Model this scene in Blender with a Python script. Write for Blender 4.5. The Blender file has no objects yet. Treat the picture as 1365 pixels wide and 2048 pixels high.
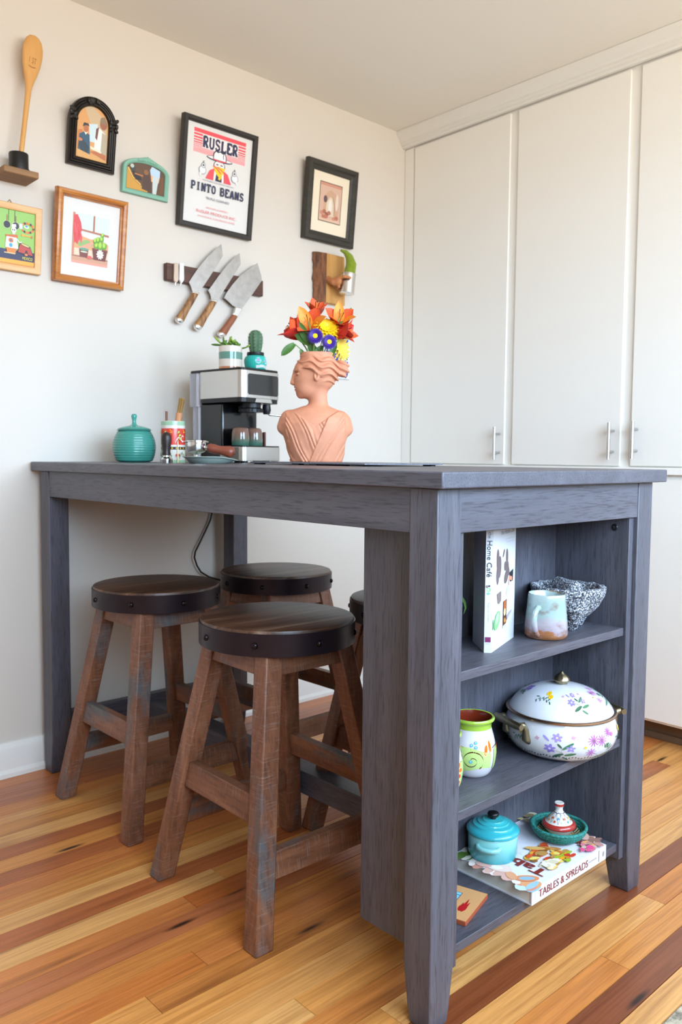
import bpy, bmesh, math, random
import numpy as np
from mathutils import Vector, Matrix, Euler
random.seed(7)
S = bpy.context.scene
COL = S.collection
PI = math.pi
# ------------------------------------------------------------------ camera
CP = Vector((-2.5283, -2.3648, 0.9352))
CR = Vector((0.73421, -0.67887, 0.00844)); CU = Vector((0.03954, 0.05518, 0.99769)); CF = Vector((0.67777, 0.73218, -0.06735))
FPX = 1633.83
cam = bpy.data.cameras.new('camera'); camo = bpy.data.objects.new('camera', cam); COL.objects.link(camo)
camo.matrix_world = Matrix(((CR.x, CU.x, -CF.x, CP.x), (CR.y, CU.y, -CF.y, CP.y), (CR.z, CU.z, -CF.z, CP.z), (0, 0, 0, 1)))
cam.sensor_fit = 'HORIZONTAL'; cam.sensor_width = 24.0; cam.lens = 24.0 * FPX / 1365.0
cam.clip_start = 0.02; cam.clip_end = 60
cam.dof.use_dof = True; cam.dof.focus_distance = 1.55; cam.dof.aperture_fstop = 7.0
S.camera = camo
# ------------------------------------------------------------------ daylight, exposure
S.view_settings.view_transform = 'Standard'; S.view_settings.look = 'None'
S.view_settings.gamma = 1.0; S.view_settings.use_curve_mapping = False
S.view_settings.exposure = 0.0
S.cycles.use_denoising = True
S.cycles.max_bounces = 8; S.cycles.diffuse_bounces = 5; S.cycles.glossy_bounces = 4; S.cycles.transmission_bounces = 6
S.cycles.sample_clamp_indirect = 6.0; S.cycles.caustics_reflective = False; S.cycles.caustics_refractive = False
W = bpy.data.worlds.new('world'); S.world = W; W.use_nodes = True
_n = W.node_tree.nodes; _l = W.node_tree.links      # overcast sky above a sunlit, warm ground
_g = _n.new('ShaderNodeTexCoord'); _sx = _n.new('ShaderNodeSeparateXYZ'); _l.new(_g.outputs['Generated'], _sx.inputs[0])
_r = _n.new('ShaderNodeValToRGB'); _l.new(_sx.outputs[2], _r.inputs[0])
_mr = _n.new('ShaderNodeMapRange'); _mr.inputs[1].default_value = -1; _mr.inputs[2].default_value = 1; _l.new(_sx.outputs[2], _mr.inputs[0]); _l.new(_mr.outputs[0], _r.inputs[0])
_e = _r.color_ramp.elements
_e[0].position = 0.46; _e[0].color = (0.42, 0.395, 0.35, 1); _e[1].position = 0.54; _e[1].color = (0.555, 0.765, 1.0, 1)
_l.new(_r.outputs[0], _n['Background'].inputs[0]); _n['Background'].inputs[1].default_value = 20.6
def area(name, loc, target, sx, sy, power, col):
    l = bpy.data.lights.new(name, 'AREA'); l.shape = 'RECTANGLE'; l.size = sx; l.size_y = sy; l.energy = power; l.color = col
    o = bpy.data.objects.new(name, l); COL.objects.link(o); o.location = loc
    o.rotation_euler = (Vector(target) - Vector(loc)).to_track_quat('-Z', 'Y').to_euler()
    return o
# room: picture wall y=0, cabinets face x=0, window wall y=YF, left wall x=XL
XL, XR, YF, ZC = -4.4, 0.62, -3.25, 2.257
WIN = (-3.15, 0.15, 1.02, 2.17)       # window in the wall behind the camera
def portal(name, loc, target, sx, sy):
    o = area(name, loc, target, sx, sy, 1, (1, 1, 1)); o.data.cycles.is_portal = True
portal('window_portal', ((WIN[0]+WIN[1])/2, YF-0.08, (WIN[2]+WIN[3])/2), ((WIN[0]+WIN[1])/2, 0.0, (WIN[2]+WIN[3])/2), WIN[1]-WIN[0], WIN[3]-WIN[2])
# ------------------------------------------------------------------ helpers
def ray(px, py): return (px-682.5)/FPX*CR - (py-1024)/FPX*CU + CF
def at(px, py, D): return CP + ray(px, py)*D
def wy(px, py, y):
    v = ray(px, py); t = (y-CP.y)/v.y; return CP + v*t
def wz(px, py, z):
    v = ray(px, py); t = (z-CP.z)/v.z; return CP + v*t
def s2l(c): return c/12.92 if c <= 0.04045 else ((c+0.055)/1.055)**2.4
def C(h, a=1.0):
    if isinstance(h, str):
        h = h.lstrip('#'); h = tuple(int(h[i:i+2], 16)/255 for i in (0, 2, 4))
    return (s2l(h[0]), s2l(h[1]), s2l(h[2]), a)
MATS = {}
def newmat(name):
    m = bpy.data.materials.new(name); m.use_nodes = True
    nt = m.node_tree; b = nt.nodes['Principled BSDF']; MATS[name] = m
    return m, nt, b
def nd(nt, t, **kw):
    n = nt.nodes.new(t)
    for k, v in kw.items():
        if k.startswith('i_'):
            key = k[2:]; key = int(key) if key.isdigit() else key
            n.inputs[key].default_value = v
        else: setattr(n, k, v)
    return n
def ramp(nt, fac, stops):
    r = nt.nodes.new('ShaderNodeValToRGB'); e = r.color_ramp.elements
    while len(e) < len(stops): e.new(0.5)
    for i, (p, c) in enumerate(stops): e[i].position = p; e[i].color = c if len(c) == 4 else (*c, 1)
    nt.links.new(fac, r.inputs[0]); return r
def coords(nt, scale, rnd=True, kind='Object', rot=(0, 0, 0)):
    if kind == 'World': src = nt.nodes.new('ShaderNodeNewGeometry').outputs['Position']
    else: src = nt.nodes.new('ShaderNodeTexCoord').outputs[kind]
    if rnd:
        oi = nt.nodes.new('ShaderNodeObjectInfo')
        mul = nd(nt, 'ShaderNodeVectorMath', operation='SCALE'); cmb = nt.nodes.new('ShaderNodeCombineXYZ')
        for i in range(3): nt.links.new(oi.outputs['Random'], cmb.inputs[i])
        nt.links.new(cmb.outputs[0], mul.inputs[0]); mul.inputs['Scale'].default_value = 17.3
        ad = nd(nt, 'ShaderNodeVectorMath', operation='ADD'); nt.links.new(src, ad.inputs[0]); nt.links.new(mul.outputs[0], ad.inputs[1]); src = ad.outputs[0]
    mp = nt.nodes.new('ShaderNodeMapping'); mp.inputs['Scale'].default_value = scale; mp.inputs['Rotation'].default_value = rot
    nt.links.new(src, mp.inputs[0]); return mp.outputs[0]
def noise(nt, vec, scale=1.0, detail=4, rough=0.55, dist=0.0):
    n = nt.nodes.new('ShaderNodeTexNoise'); n.inputs['Scale'].default_value = scale; n.inputs['Detail'].default_value = detail
    n.inputs['Roughness'].default_value = rough; n.inputs['Distortion'].default_value = dist
    nt.links.new(vec, n.inputs['Vector']); return n.outputs[0]
def mixc(nt, fac, a, b, mode='MIX'):
    m = nt.nodes.new('ShaderNodeMix'); m.data_type = 'RGBA'; m.blend_type = mode
    for s, v in ((0, fac), (6, a), (7, b)):
        if hasattr(v, 'links') or hasattr(v, 'is_output'): nt.links.new(v, m.inputs[s])
        else: m.inputs[s].default_value = v
    return m.outputs[2]
def bump(nt, b, h, strength=0.2, dist=0.001):
    n = nt.nodes.new('ShaderNodeBump'); n.inputs['Strength'].default_value = strength; n.inputs['Distance'].default_value = dist
    nt.links.new(h, n.inputs['Height']); nt.links.new(n.outputs[0], b.inputs['Normal'])
def mat(name, col, rough=0.5, metal=0.0, var=0.0, vs=20.0, bmp=0.0, bs=80.0, bd=0.001, trans=0.0, coat=0.0, spec=0.5, ior=1.45, sheen=0.0, sss=0.0):
    if name in MATS: return MATS[name]
    m, nt, b = newmat(name); c = C(col) if isinstance(col, str) else (*col[:3], 1)
    b.inputs['Base Color'].default_value = c; b.inputs['Roughness'].default_value = rough; b.inputs['Metallic'].default_value = metal
    b.inputs['Transmission Weight'].default_value = trans; b.inputs['Coat Weight'].default_value = coat; b.inputs['Coat Roughness'].default_value = 0.08
    b.inputs['Specular IOR Level'].default_value = spec; b.inputs['IOR'].default_value = ior; b.inputs['Sheen Weight'].default_value = sheen
    if sss: b.inputs['Subsurface Weight'].default_value = sss; b.inputs['Subsurface Radius'].default_value = (0.006, 0.003, 0.002)
    if var:
        v = noise(nt, coords(nt, (1, 1, 1)), vs, 5)
        lo = tuple(max(0, x*(1-var)) for x in c[:3]); hi = tuple(min(1, x*(1+var)) for x in c[:3])
        r = ramp(nt, v, [(0.3, lo), (0.7, hi)]); nt.links.new(r.outputs[0], b.inputs['Base Color'])
    if bmp: bump(nt, b, noise(nt, coords(nt, (1, 1, 1)), bs, 4), bmp, bd)
    return m
AX = {'X': (1, 0), 'Y': (1, 1), 'Z': (1, 2)}
def wood(name, stops, axis='X', along=1.5, across=28, rough=0.5, pore=0.35, pcol=None, pacross=130, palong=5, patch=None, bmp=0.15, coat=0.0, rnd=True, saw=0.0):
    """wood with grain stretched along an axis; fine dark pores; optional colour patches"""
    if name in MATS: return MATS[name]
    m, nt, b = newmat(name); i = 'XYZ'.index(axis)
    sc = [across]*3; sc[i] = along; sp = [pacross]*3; sp[i] = palong
    g = noise(nt, coords(nt, tuple(sc), rnd), 1.0, 6, 0.6, 0.6)
    col = ramp(nt, g, [(p, C(c)) for p, c in stops]).outputs[0]
    if patch:
        pc, ps, lo, hi = patch; sc2 = [ps*3]*3; sc2[i] = ps
        pn = ramp(nt, noise(nt, coords(nt, tuple(sc2), rnd), 1.0, 4, 0.6), [(lo, (0, 0, 0)), (hi, (1, 1, 1))]).outputs[0]
        col = mixc(nt, pn, col, C(pc))
    p = noise(nt, coords(nt, tuple(sp), rnd), 1.0, 3, 0.6)
    pf = ramp(nt, p, [(0.32, (1, 1, 1)), (0.5, (0, 0, 0))]).outputs[0]
    mm = nd(nt, 'ShaderNodeMath', operation='MULTIPLY'); nt.links.new(pf, mm.inputs[0]); mm.inputs[1].default_value = pore
    col = mixc(nt, mm.outputs[0], col, C(pcol or stops[0][1]))
    if saw:
        sc3 = [25]*3; sc3[i] = 420; sn = ramp(nt, noise(nt, coords(nt, tuple(sc3), rnd), 1.0, 3, 0.6), [(0.55, (0, 0, 0)), (0.72, (saw, saw, saw))]).outputs[0]
        col = mixc(nt, sn, col, C('#a59a92'))
    nt.links.new(col, b.inputs['Base Color']); b.inputs['Roughness'].default_value = rough; b.inputs['Coat Weight'].default_value = coat
    b.inputs['Coat Roughness'].default_value = 0.25
    if bmp: bump(nt, b, p, bmp, 0.0006)
    return m
def vcmat():
    if 'printed_ink' in MATS: return MATS['printed_ink']
    m, nt, b = newmat('printed_ink'); a = nd(nt, 'ShaderNodeVertexColor', layer_name='Col')
    nt.links.new(a.outputs[0], b.inputs['Base Color']); b.inputs['Roughness'].default_value = 0.45
    return m
def glaze(name):
    m, nt, b = newmat(name); a = nd(nt, 'ShaderNodeVertexColor', layer_name='Col')
    nt.links.new(a.outputs[0], b.inputs['Base Color']); b.inputs['Roughness'].default_value = 0.18; b.inputs['Coat Weight'].default_value = 0.4
    return m
def sprof(pr, n=4):
    out = []; m = len(pr)
    for i in range(m-1):
        p0, p1, p2, p3 = pr[max(i-1, 0)], pr[i], pr[i+1], pr[min(i+2, m-1)]
        for k in range(n):
            t = k/n; out.append(tuple(max(0.0003 if d == 0 else -1, 0.5*(2*p1[d]+(p2[d]-p0[d])*t+(2*p0[d]-5*p1[d]+4*p2[d]-p3[d])*t*t+(3*p1[d]-p0[d]-3*p2[d]+p3[d])*t**3)) for d in (0, 1)))
    return out+[pr[-1]]
class MB:
    def __init__(s): s.v = []; s.f = []; s.mi = []; s.cur = 0
    def add(s, vs, fs):
        o = len(s.v); s.v += [tuple(p) for p in vs]
        for f in fs: s.f.append(tuple(i+o for i in f)); s.mi.append(s.cur)
        return s
    def box(s, x0, x1, y0, y1, z0, z1):
        return s.hexa([(x0, y0, z0), (x1, y0, z0), (x1, y1, z0), (x0, y1, z0)], [(x0, y0, z1), (x1, y0, z1), (x1, y1, z1), (x0, y1, z1)])
    def hexa(s, b, t):
        return s.add(list(b)+list(t), [(3, 2, 1, 0), (4, 5, 6, 7), (0, 1, 5, 4), (1, 2, 6, 5), (2, 3, 7, 6), (3, 0, 4, 7)])
    def loft(s, rings, closed=True, cap0=True, cap1=True):
        n = len(rings[0]); vs = [p for r in rings for p in r]; fs = []
        for k in range(len(rings)-1):
            for i in range(n if closed else n-1):
                j = (i+1) % n; fs.append((k*n+i, k*n+j, (k+1)*n+j, (k+1)*n+i))
        if cap0: fs.append(tuple(range(n-1, -1, -1)))
        if cap1: fs.append(tuple((len(rings)-1)*n+i for i in range(n)))
        return s.add(vs, fs)
    def lathe(s, prof, seg=32, c=(0, 0, 0), cap0=True, cap1=True, sx=1, sy=1, fn=None):
        rings = []
        for r, z in prof:
            ring = []
            for i in range(seg):
                a = 2*PI*i/seg; rr = max(r, 1e-5)*(fn(a, z) if fn else 1)
                ring.append((c[0]+rr*math.cos(a)*sx, c[1]+rr*math.sin(a)*sy, c[2]+z))
            rings.append(ring)
        return s.loft(rings, True, cap0, cap1)
    def tube(s, pts, r, seg=10, cap=True, fx=1.0):
        pts = [Vector(p) for p in pts]; n = len(pts)
        rs = r if hasattr(r, '__len__') else [r]*n; rings = []
        t0 = (pts[1]-pts[0]).normalized(); up = Vector((0, 0, 1)) if abs(t0.z) < 0.9 else Vector((1, 0, 0))
        nx = t0.cross(up).normalized()
        for i, p in enumerate(pts):
            t = (pts[min(i+1, n-1)]-pts[max(i-1, 0)]).normalized()
            nx = (nx - t*nx.dot(t)).normalized(); ny = t.cross(nx)
            rings.append([p + nx*math.cos(2*PI*k/seg)*rs[i]*fx + ny*math.sin(2*PI*k/seg)*rs[i] for k in range(seg)])
        return s.loft(rings, True, cap, cap)
    def prism(s, poly, fn, a, b):
        n = len(poly); vs = [fn(x, y, a) for x, y in poly]+[fn(x, y, b) for x, y in poly]
        fs = [tuple(range(n-1, -1, -1)), tuple(range(n, 2*n))]+[(i, (i+1) % n, n+(i+1) % n, n+i) for i in range(n)]
        return s.add(vs, fs)
    def ell(s, c, r, su=16, sv=10, M=None):
        vs = []; fs = []
        for j in range(sv+1):
            t = PI*j/sv
            for i in range(su):
                a = 2*PI*i/su; p = Vector((r[0]*math.sin(t)*math.cos(a), r[1]*math.sin(t)*math.sin(a), -r[2]*math.cos(t)))
                if M: p = M @ p
                vs.append(Vector(c)+p)
        for j in range(sv):
            for i in range(su):
                k = (i+1) % su; fs.append((j*su+i, j*su+k, (j+1)*su+k, (j+1)*su+i))
        return s.add(vs, fs)
    def build(s, name, mats, parent=None, bevel=0, ang=35, seg=2, M=None, sub=0, clean=False):
        me = bpy.data.meshes.new(name); me.from_pydata(s.v, [], s.f)
        if not isinstance(mats, (list, tuple)): mats = [mats]
        for m in mats: me.materials.append(m)
        if len(mats) > 1: me.polygons.foreach_set('material_index', s.mi)
        if clean:
            bm = bmesh.new(); bm.from_mesh(me); bmesh.ops.remove_doubles(bm, verts=bm.verts, dist=2e-5)
            bmesh.ops.recalc_face_normals(bm, faces=bm.faces); bm.to_mesh(me); bm.free()
        return finish(name, me, parent, bevel, ang, seg, M, sub)
def finish(name, me, parent=None, bevel=0, ang=35, seg=2, M=None, sub=0):
    if ang: me.polygons.foreach_set('use_smooth', [True]*len(me.polygons)); me.set_sharp_from_angle(angle=math.radians(ang))
    me.update(); o = bpy.data.objects.new(name, me); COL.objects.link(o)
    if parent: o.parent = parent
    if M is not None: o.matrix_local = M
    if bevel:
        b = o.modifiers.new('bevel', 'BEVEL'); b.width = bevel; b.segments = seg; b.limit_method = 'ANGLE'; b.angle_limit = math.radians(40); b.harden_normals = False
    if sub: sm = o.modifiers.new('sub', 'SUBSURF'); sm.levels = sub; sm.render_levels = sub
    return o
def tag(o, label, cat, group=None):
    o['label'] = label; o['category'] = cat
    if group: o['group'] = group
    return o
def thing(name, label, cat, loc=(0, 0, 0), rz=0.0, group=None, rot=None):
    o = bpy.data.objects.new(name, None); COL.objects.link(o); o.empty_display_size = 0.05
    o.location = loc; o.rotation_euler = rot if rot else (0, 0, rz)
    return tag(o, label, cat, group)
def struct(o): o['kind'] = 'structure'; return o
def copy_tree(o, parent=None):
    c = o.copy(); COL.objects.link(c); c.parent = parent
    for ch in list(o.children): copy_tree(ch, c)
    return c
def one(o, label, cat, group=None): return tag(o, label, cat, group)
# --- flat print: coloured shapes laid on a surface by a mapping fn(u, v, lift)
TXT = {}
def textpolys(s):
    if s in TXT: return TXT[s]
    cu = bpy.data.curves.new('t', 'FONT'); cu.body = s; cu.resolution_u = 3
    ob = bpy.data.objects.new('t', cu); me = bpy.data.meshes.new_from_object(ob)
    vs = [(v.co.x, v.co.y) for v in me.vertices]; fs = [tuple(p.vertices) for p in me.polygons]
    bpy.data.objects.remove(ob); bpy.data.curves.remove(cu); bpy.data.meshes.remove(me)
    xs = [v[0] for v in vs]; ys = [v[1] for v in vs]
    TXT[s] = ([(x-min(xs), y-min(ys)) for x, y in vs], fs, max(xs)-min(xs), max(ys)-min(ys)); return TXT[s]
class Cv:
    def __init__(s, fn, eps=4e-5, base=2e-4): s.fn = fn; s.eps = eps; s.k = base; s.v = []; s.f = []; s.c = []
    def raw(s, pts, faces, col):
        o = len(s.v); s.k += s.eps; s.v += [tuple(s.fn(u, v, s.k)) for u, v in pts]
        for f in faces: s.f.append(tuple(i+o for i in f)); s.c.append(C(col) if isinstance(col, str) else col)
    def poly(s, pts, col):
        a = sum(pts[i][0]*pts[(i+1) % len(pts)][1]-pts[(i+1) % len(pts)][0]*pts[i][1] for i in range(len(pts)))
        if a < 0: pts = pts[::-1]
        s.raw(pts, [tuple(range(len(pts)))], col)
    def rect(s, x0, y0, x1, y1, col, n=1):
        pts = []; fs = []
        for i in range(n+1): x = x0+(x1-x0)*i/n; pts += [(x, y0), (x, y1)]
        for i in range(n): fs.append((2*i, 2*i+2, 2*i+3, 2*i+1))
        s.raw(pts, fs, col)
    def ell(s, cx, cy, rx, ry, col, rot=0, n=16):
        c, q = math.cos(rot), math.sin(rot); pts = []
        for i in range(n):
            a = 2*PI*i/n; x, y = rx*math.cos(a), ry*math.sin(a); pts.append((cx+c*x-q*y, cy+q*x+c*y))
        s.raw(pts, [tuple(range(n))], col)
    def line(s, pts, w, col):
        L = []; R = []; n = len(pts); ws = w if hasattr(w, '__len__') else [w]*n
        for i, p in enumerate(pts):
            a = pts[max(i-1, 0)]; b = pts[min(i+1, n-1)]; dx, dy = b[0]-a[0], b[1]-a[1]; l = math.hypot(dx, dy) or 1
            L.append((p[0]-dy/l*ws[i]/2, p[1]+dx/l*ws[i]/2)); R.append((p[0]+dy/l*ws[i]/2, p[1]-dx/l*ws[i]/2))
        s.raw(L+R, [(n+i, n+i+1, i+1, i) for i in range(n-1)], col)
    def text(s, t, x, y, h, col, w=None, align='C'):
        vs, fs, tw, th = textpolys(t); k = h/th; kx = (w/tw) if w else k; ww = tw*kx
        ox = x-(ww/2 if align == 'C' else 0)
        s.raw([(ox+a*kx, y+b*k) for a, b in vs], fs, col)
    def petals(s, cx, cy, n, r, w, col, a0=0, cc=None, cr=0):
        for i in range(n):
            a = a0+2*PI*i/n; s.ell(cx+math.cos(a)*r*0.55, cy+math.sin(a)*r*0.55, r*0.5, w, col, a, 8)
        if cc: s.ell(cx, cy, cr, cr, cc, 0, 8)
    def build(s, name, parent, m=None):
        me = bpy.data.meshes.new(name); me.from_pydata(s.v, [], s.f); me.materials.append(m or vcmat())
        at_ = me.color_attributes.new('Col', 'FLOAT_COLOR', 'CORNER'); buf = []
        for p, c in zip(me.polygons, s.c): buf += list(c)*p.loop_total
        at_.data.foreach_set('color', buf)
        return finish(name, me, parent, ang=0)
SL = dict(  # slab-serif strokes on a 0..1 box: (points, weight) and serif bars (x0,x1,y)
    R=([((.2, 0), (.2, 1)), ((.2, .94), (.6, .94), (.76, .84), (.76, .62), (.6, .5), (.2, .5)), ((.45, .5), (.82, .03))], [(.03, .4, 0), (.03, .4, 1), (.66, .98, 0)]),
    U=([((.2, 1), (.2, .25), (.35, .07), (.65, .07), (.8, .25), (.8, 1))], [(.03, .38, 1), (.62, .97, 1)]),
    S=([((.82, .75), (.72, .92), (.35, .94), (.18, .8), (.25, .6), (.75, .42), (.83, .22), (.65, .07), (.3, .07), (.16, .25))], []),
    L=([((.25, 0), (.25, 1)), ((.25, .06), (.9, .06), (.9, .26))], [(.05, .48, 1), (.05, .48, 0)]),
    E=([((.22, 0), (.22, 1)), ((.22, .94), (.88, .94), (.88, .76)), ((.22, .06), (.9, .06), (.9, .26)), ((.22, .52), (.62, .52))], [(.04, .4, 1), (.04, .4, 0)]),
    P=([((.22, 0), (.22, 1)), ((.22, .94), (.64, .94), (.82, .82), (.82, .58), (.64, .46), (.22, .46))], [(.03, .45, 0), (.03, .42, 1)]),
    I=([((.5, 0), (.5, 1))], [(.25, .75, 0), (.25, .75, 1)]),
    N=([((.2, 0), (.2, 1)), ((.2, .95), (.8, .05)), ((.8, 0), (.8, 1))], [(.02, .38, 0), (.02, .32, 1), (.64, .98, 1)]),
    T=([((.5, 0), (.5, 1)), ((.08, .74), (.08, .94), (.92, .94), (.92, .74))], [(.28, .72, 0)]),
    O=([((.5, .93), (.25, .85), (.15, .5), (.25, .15), (.5, .07), (.75, .15), (.85, .5), (.75, .85), (.5, .93))], []),
    B=([((.2, 0), (.2, 1)), ((.2, .94), (.62, .94), (.78, .82), (.78, .65), (.62, .53), (.2, .53)), ((.62, .53), (.84, .4), (.84, .18), (.66, .06), (.2, .06))], [(.03, .3, 0), (.03, .3, 1)]),
    A=([((.15, 0), (.48, .97)), ((.52, .97), (.85, 0)), ((.3, .34), (.7, .34))], [(.0, .34, 0), (.66, 1, 0)]))
def slabtext(cv, t, x0, x1, y, h, col, wt=0.17, gap=0.12):
    n = sum(1.0 if c != ' ' else 0.7 for c in t); w = (x1-x0)/(n+gap*(len(t)-1)); x = x0
    for c in t:
        if c != ' ':
            st, sf = SL[c]
            for pl in st: cv.line([(x+a*w, y+b*h) for a, b in pl], wt*w*(1.25 if len(pl) == 2 else 1), col)
            for a, b, q in sf: cv.rect(x+a*w, y+(q*h if q == 0 else h*0.88), x+b*w, y+(h*0.12 if q == 0 else h), col)
        x += w*((1.0 if c != ' ' else 0.7)+gap)
# --- smooth bodies: sample a distance field and skin its zero surface
def nets(f, lo, hi, h):
    ax = [np.arange(lo[i], hi[i]+h, h) for i in range(3)]
    X, Y, Z = np.meshgrid(*ax, indexing='ij'); F = f(X, Y, Z)
    nx, ny, nz = (s-1 for s in F.shape); cnt = np.zeros((nx, ny, nz)); acc = np.zeros((nx, ny, nz, 3))
    g = lambda a: F[a[0]:nx+a[0], a[1]:ny+a[1], a[2]:nz+a[2]]
    cs = [(i, j, k) for i in (0, 1) for j in (0, 1) for k in (0, 1)]
    for a in cs:
        for d in range(3):
            if a[d]: continue
            b = list(a); b[d] = 1; f0, f1 = g(a), g(b); m = (f0 < 0) != (f1 < 0)
            t = np.where(m, f0/np.where(m, f0-f1, 1), 0)
            for q in range(3): acc[..., q] += np.where(m, a[q]+(t if q == d else 0), 0)
            cnt += m
    act = cnt > 0; idx = -np.ones((nx, ny, nz), int); idx[act] = np.arange(act.sum()); I = np.argwhere(act)
    V = np.array(lo)+(I+acc[act]/cnt[act][:, None])*h; Q = []
    for d in range(3):
        e, k = [(1, 2), (2, 0), (0, 1)][d]
        sl0 = [slice(1, -1)]*3; sl1 = [slice(1, -1)]*3; sl0[d] = slice(0, -1); sl1[d] = slice(1, None)
        f0 = F[tuple(sl0)]; f1 = F[tuple(sl1)]; P = np.argwhere((f0 < 0) != (f1 < 0))
        if not len(P): continue
        ins = f0[tuple(P.T)] < 0; P = P+1; P[:, d] -= 1
        def cell(de, dk):
            q = P.copy(); q[:, e] += de; q[:, k] += dk; return idx[tuple(q.T)]
        A = np.stack([cell(-1, -1), cell(0, -1), cell(0, 0), cell(-1, 0)], 1); A[~ins] = A[~ins][:, ::-1]; Q.append(A)
    return V.tolist(), np.concatenate(Q).tolist()
def smin(a, b, k): h = np.clip(0.5+0.5*(b-a)/k, 0, 1); return b*(1-h)+a*h-k*h*(1-h)
def sdE(X, Y, Z, c, r):
    q = np.sqrt(((X-c[0])/r[0])**2+((Y-c[1])/r[1])**2+((Z-c[2])/r[2])**2); return (q-1)*min(r)
def sdC(X, Y, Z, a, b, ra, rb=None):
    rb = ra if rb is None else rb; a = np.array(a); b = np.array(b); d = b-a
    t = np.clip(((X-a[0])*d[0]+(Y-a[1])*d[1]+(Z-a[2])*d[2])/(d@d), 0, 1)
    return np.sqrt((X-a[0]-t*d[0])**2+(Y-a[1]-t*d[1])**2+(Z-a[2]-t*d[2])**2)-(ra+(rb-ra)*t)
def netobj(name, f, lo, hi, h, m, parent=None, M=None):
    v, q = nets(f, lo, hi, h); b = MB(); b.v = [tuple(p) for p in v]; b.f = [tuple(x) for x in q]; b.mi = [0]*len(q)
    return b.build(name, m, parent, ang=180, M=M)
# ------------------------------------------------------------------ shared materials
def paint(name, col, rough, bmp=0.05, bs=220):
    return mat(name, col, rough, bmp=bmp, bs=bs, bd=0.0008)
WALL = paint('wall_paint', '#d5ccc1', 0.75); CEIL = paint('ceiling_paint', '#e9e5dc', 0.85)
CAB = paint('cabinet_paint', '#f1eee7', 0.38, 0.04, 60); TRIM = paint('trim_paint', '#e6e4de', 0.4, 0.03, 60)
BLK = mat('black_plastic', '#141416', 0.38); STEEL = mat('brushed_steel', (0.60, 0.585, 0.56), 0.3, 1.0); CHROME = mat('chrome', (0.75, 0.75, 0.74), 0.12, 1.0)
TG = [(0.25, '#48474f'), (0.5, '#53525b'), (0.75, '#605f68')]
TW = {a: wood('grey_stained_wood_'+a.lower(), TG, a, 1.5, 22, 0.42, 0.6, '#25242a', 330, 22, None, 0.3) for a in 'XYZ'}
# ------------------------------------------------------------------ floor of strip planks
fl = MB().box(XL, XR, YF, 0.02, -0.06, -0.014).build('floor', mat('subfloor', '#1d120a', 0.9), ang=0); struct(fl)
def floormat():
    m, nt, b = newmat('varnished_strip_floor')
    oi = nt.nodes.new('ShaderNodeObjectInfo')
    g = noise(nt, coords(nt, (1.6, 46, 1), True, 'World'), 1.0, 6, 0.62, 1.2)
    gf = ramp(nt, g, [(0.28, (0.66, 0.56, 0.48)), (0.5, (0.93, 0.91, 0.88)), (0.72, (1.08, 1.08, 1.06))]).outputs[0]
    col = mixc(nt, 1.0, oi.outputs['Color'], gf, 'MULTIPLY')
    lg = ramp(nt, noise(nt, coords(nt, (1.1, 14, 1), True, 'World'), 1.0, 3, 0.5, 0.8), [(0.58, (0, 0, 0)), (0.74, (0.6, 0.6, 0.6))]).outputs[0]
    col = mixc(nt, lg, col, C('#7c4520'))
    vo = nt.nodes.new('ShaderNodeTexVoronoi'); vo.inputs['Scale'].default_value = 1.0
    nt.links.new(coords(nt, (2.1, 12, 1), True, 'World'), vo.inputs['Vector'])
    kn = ramp(nt, vo.outputs['Distance'], [(0.035, (1, 1, 1)), (0.10, (0, 0, 0))]).outputs[0]
    col = mixc(nt, kn, col, C('#2d160d'))
    fg = noise(nt, coords(nt, (7, 260, 1), True, 'World'), 1.0, 3, 0.6)
    ff = ramp(nt, fg, [(0.35, (0.8, 0.78, 0.74)), (0.6, (1, 1, 1))]).outputs[0]
    col = mixc(nt, 1.0, col, ff, 'MULTIPLY')
    nt.links.new(col, b.inputs['Base Color']); b.inputs['Roughness'].default_value = 0.36; b.inputs['Coat Weight'].default_value = 0.25; b.inputs['Coat Roughness'].default_value = 0.22
    bump(nt, b, g, 0.12, 0.0008); return m
FM = floormat()
PW = 0.0588; TAN = ['#dd974f', '#d58d47', '#e0a05c', '#cf8340', '#e3a865']; ORA = ['#cb7838', '#d08042', '#c36e30']; BRN = ['#b56738', '#ad6033', '#ba6f42']; RED = ['#7f4526', '#87492a']
tone = {-4: ORA, -3: ORA, -2: BRN, -1: BRN, 0: TAN, 1: TAN, 2: TAN, 3: TAN, 4: BRN, 5: TAN, 6: BRN, 7: ORA, 8: TAN, 9: TAN, 10: BRN, 11: TAN, 12: ORA, 13: BRN, 14: TAN, 15: ORA, 16: TAN, 17: TAN, 18: TAN, 19: TAN, 20: TAN, 21: TAN, 22: RED, 23: TAN, 24: TAN, 25: RED, 26: TAN}
jig = random.Random(11); k = -4; PLM = {}
while True:
    y1 = -0.2034 - PW*k; y0 = y1-PW; y1 = min(y1, 0.0)
    if y1 <= YF+0.02: break
    if y1-y0 > 0.01:
        cuts = [XL]
        x = XL+jig.uniform(0.3, 1.3)
        while x < XR-0.35: cuts.append(x); x += jig.uniform(0.9, 1.9)
        cuts.append(XR)
        if k in (4, 10, 13, 22, 25): cuts = [XL, -2.6+jig.random()*0.4, XR]
        if k == 17: cuts = [XL, -1.9, -0.7, -0.12, XR]
        for a, c in zip(cuts, cuts[1:]):
            bb = MB().box(a+0.0005, c-0.0005, max(y0, YF)+0.0008, y1-0.0008, -0.014, 0.0)
            o = bb.build('plank', FM, fl, ang=0)
            pal = tone.get(k) or (TAN if jig.random() < 0.7 else ORA if jig.random() < 0.6 else BRN)
            if k == 17 and abs(a+0.7) < 0.01: pal = BRN
            o.color = C(jig.choice(pal))
    k += 1
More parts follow.
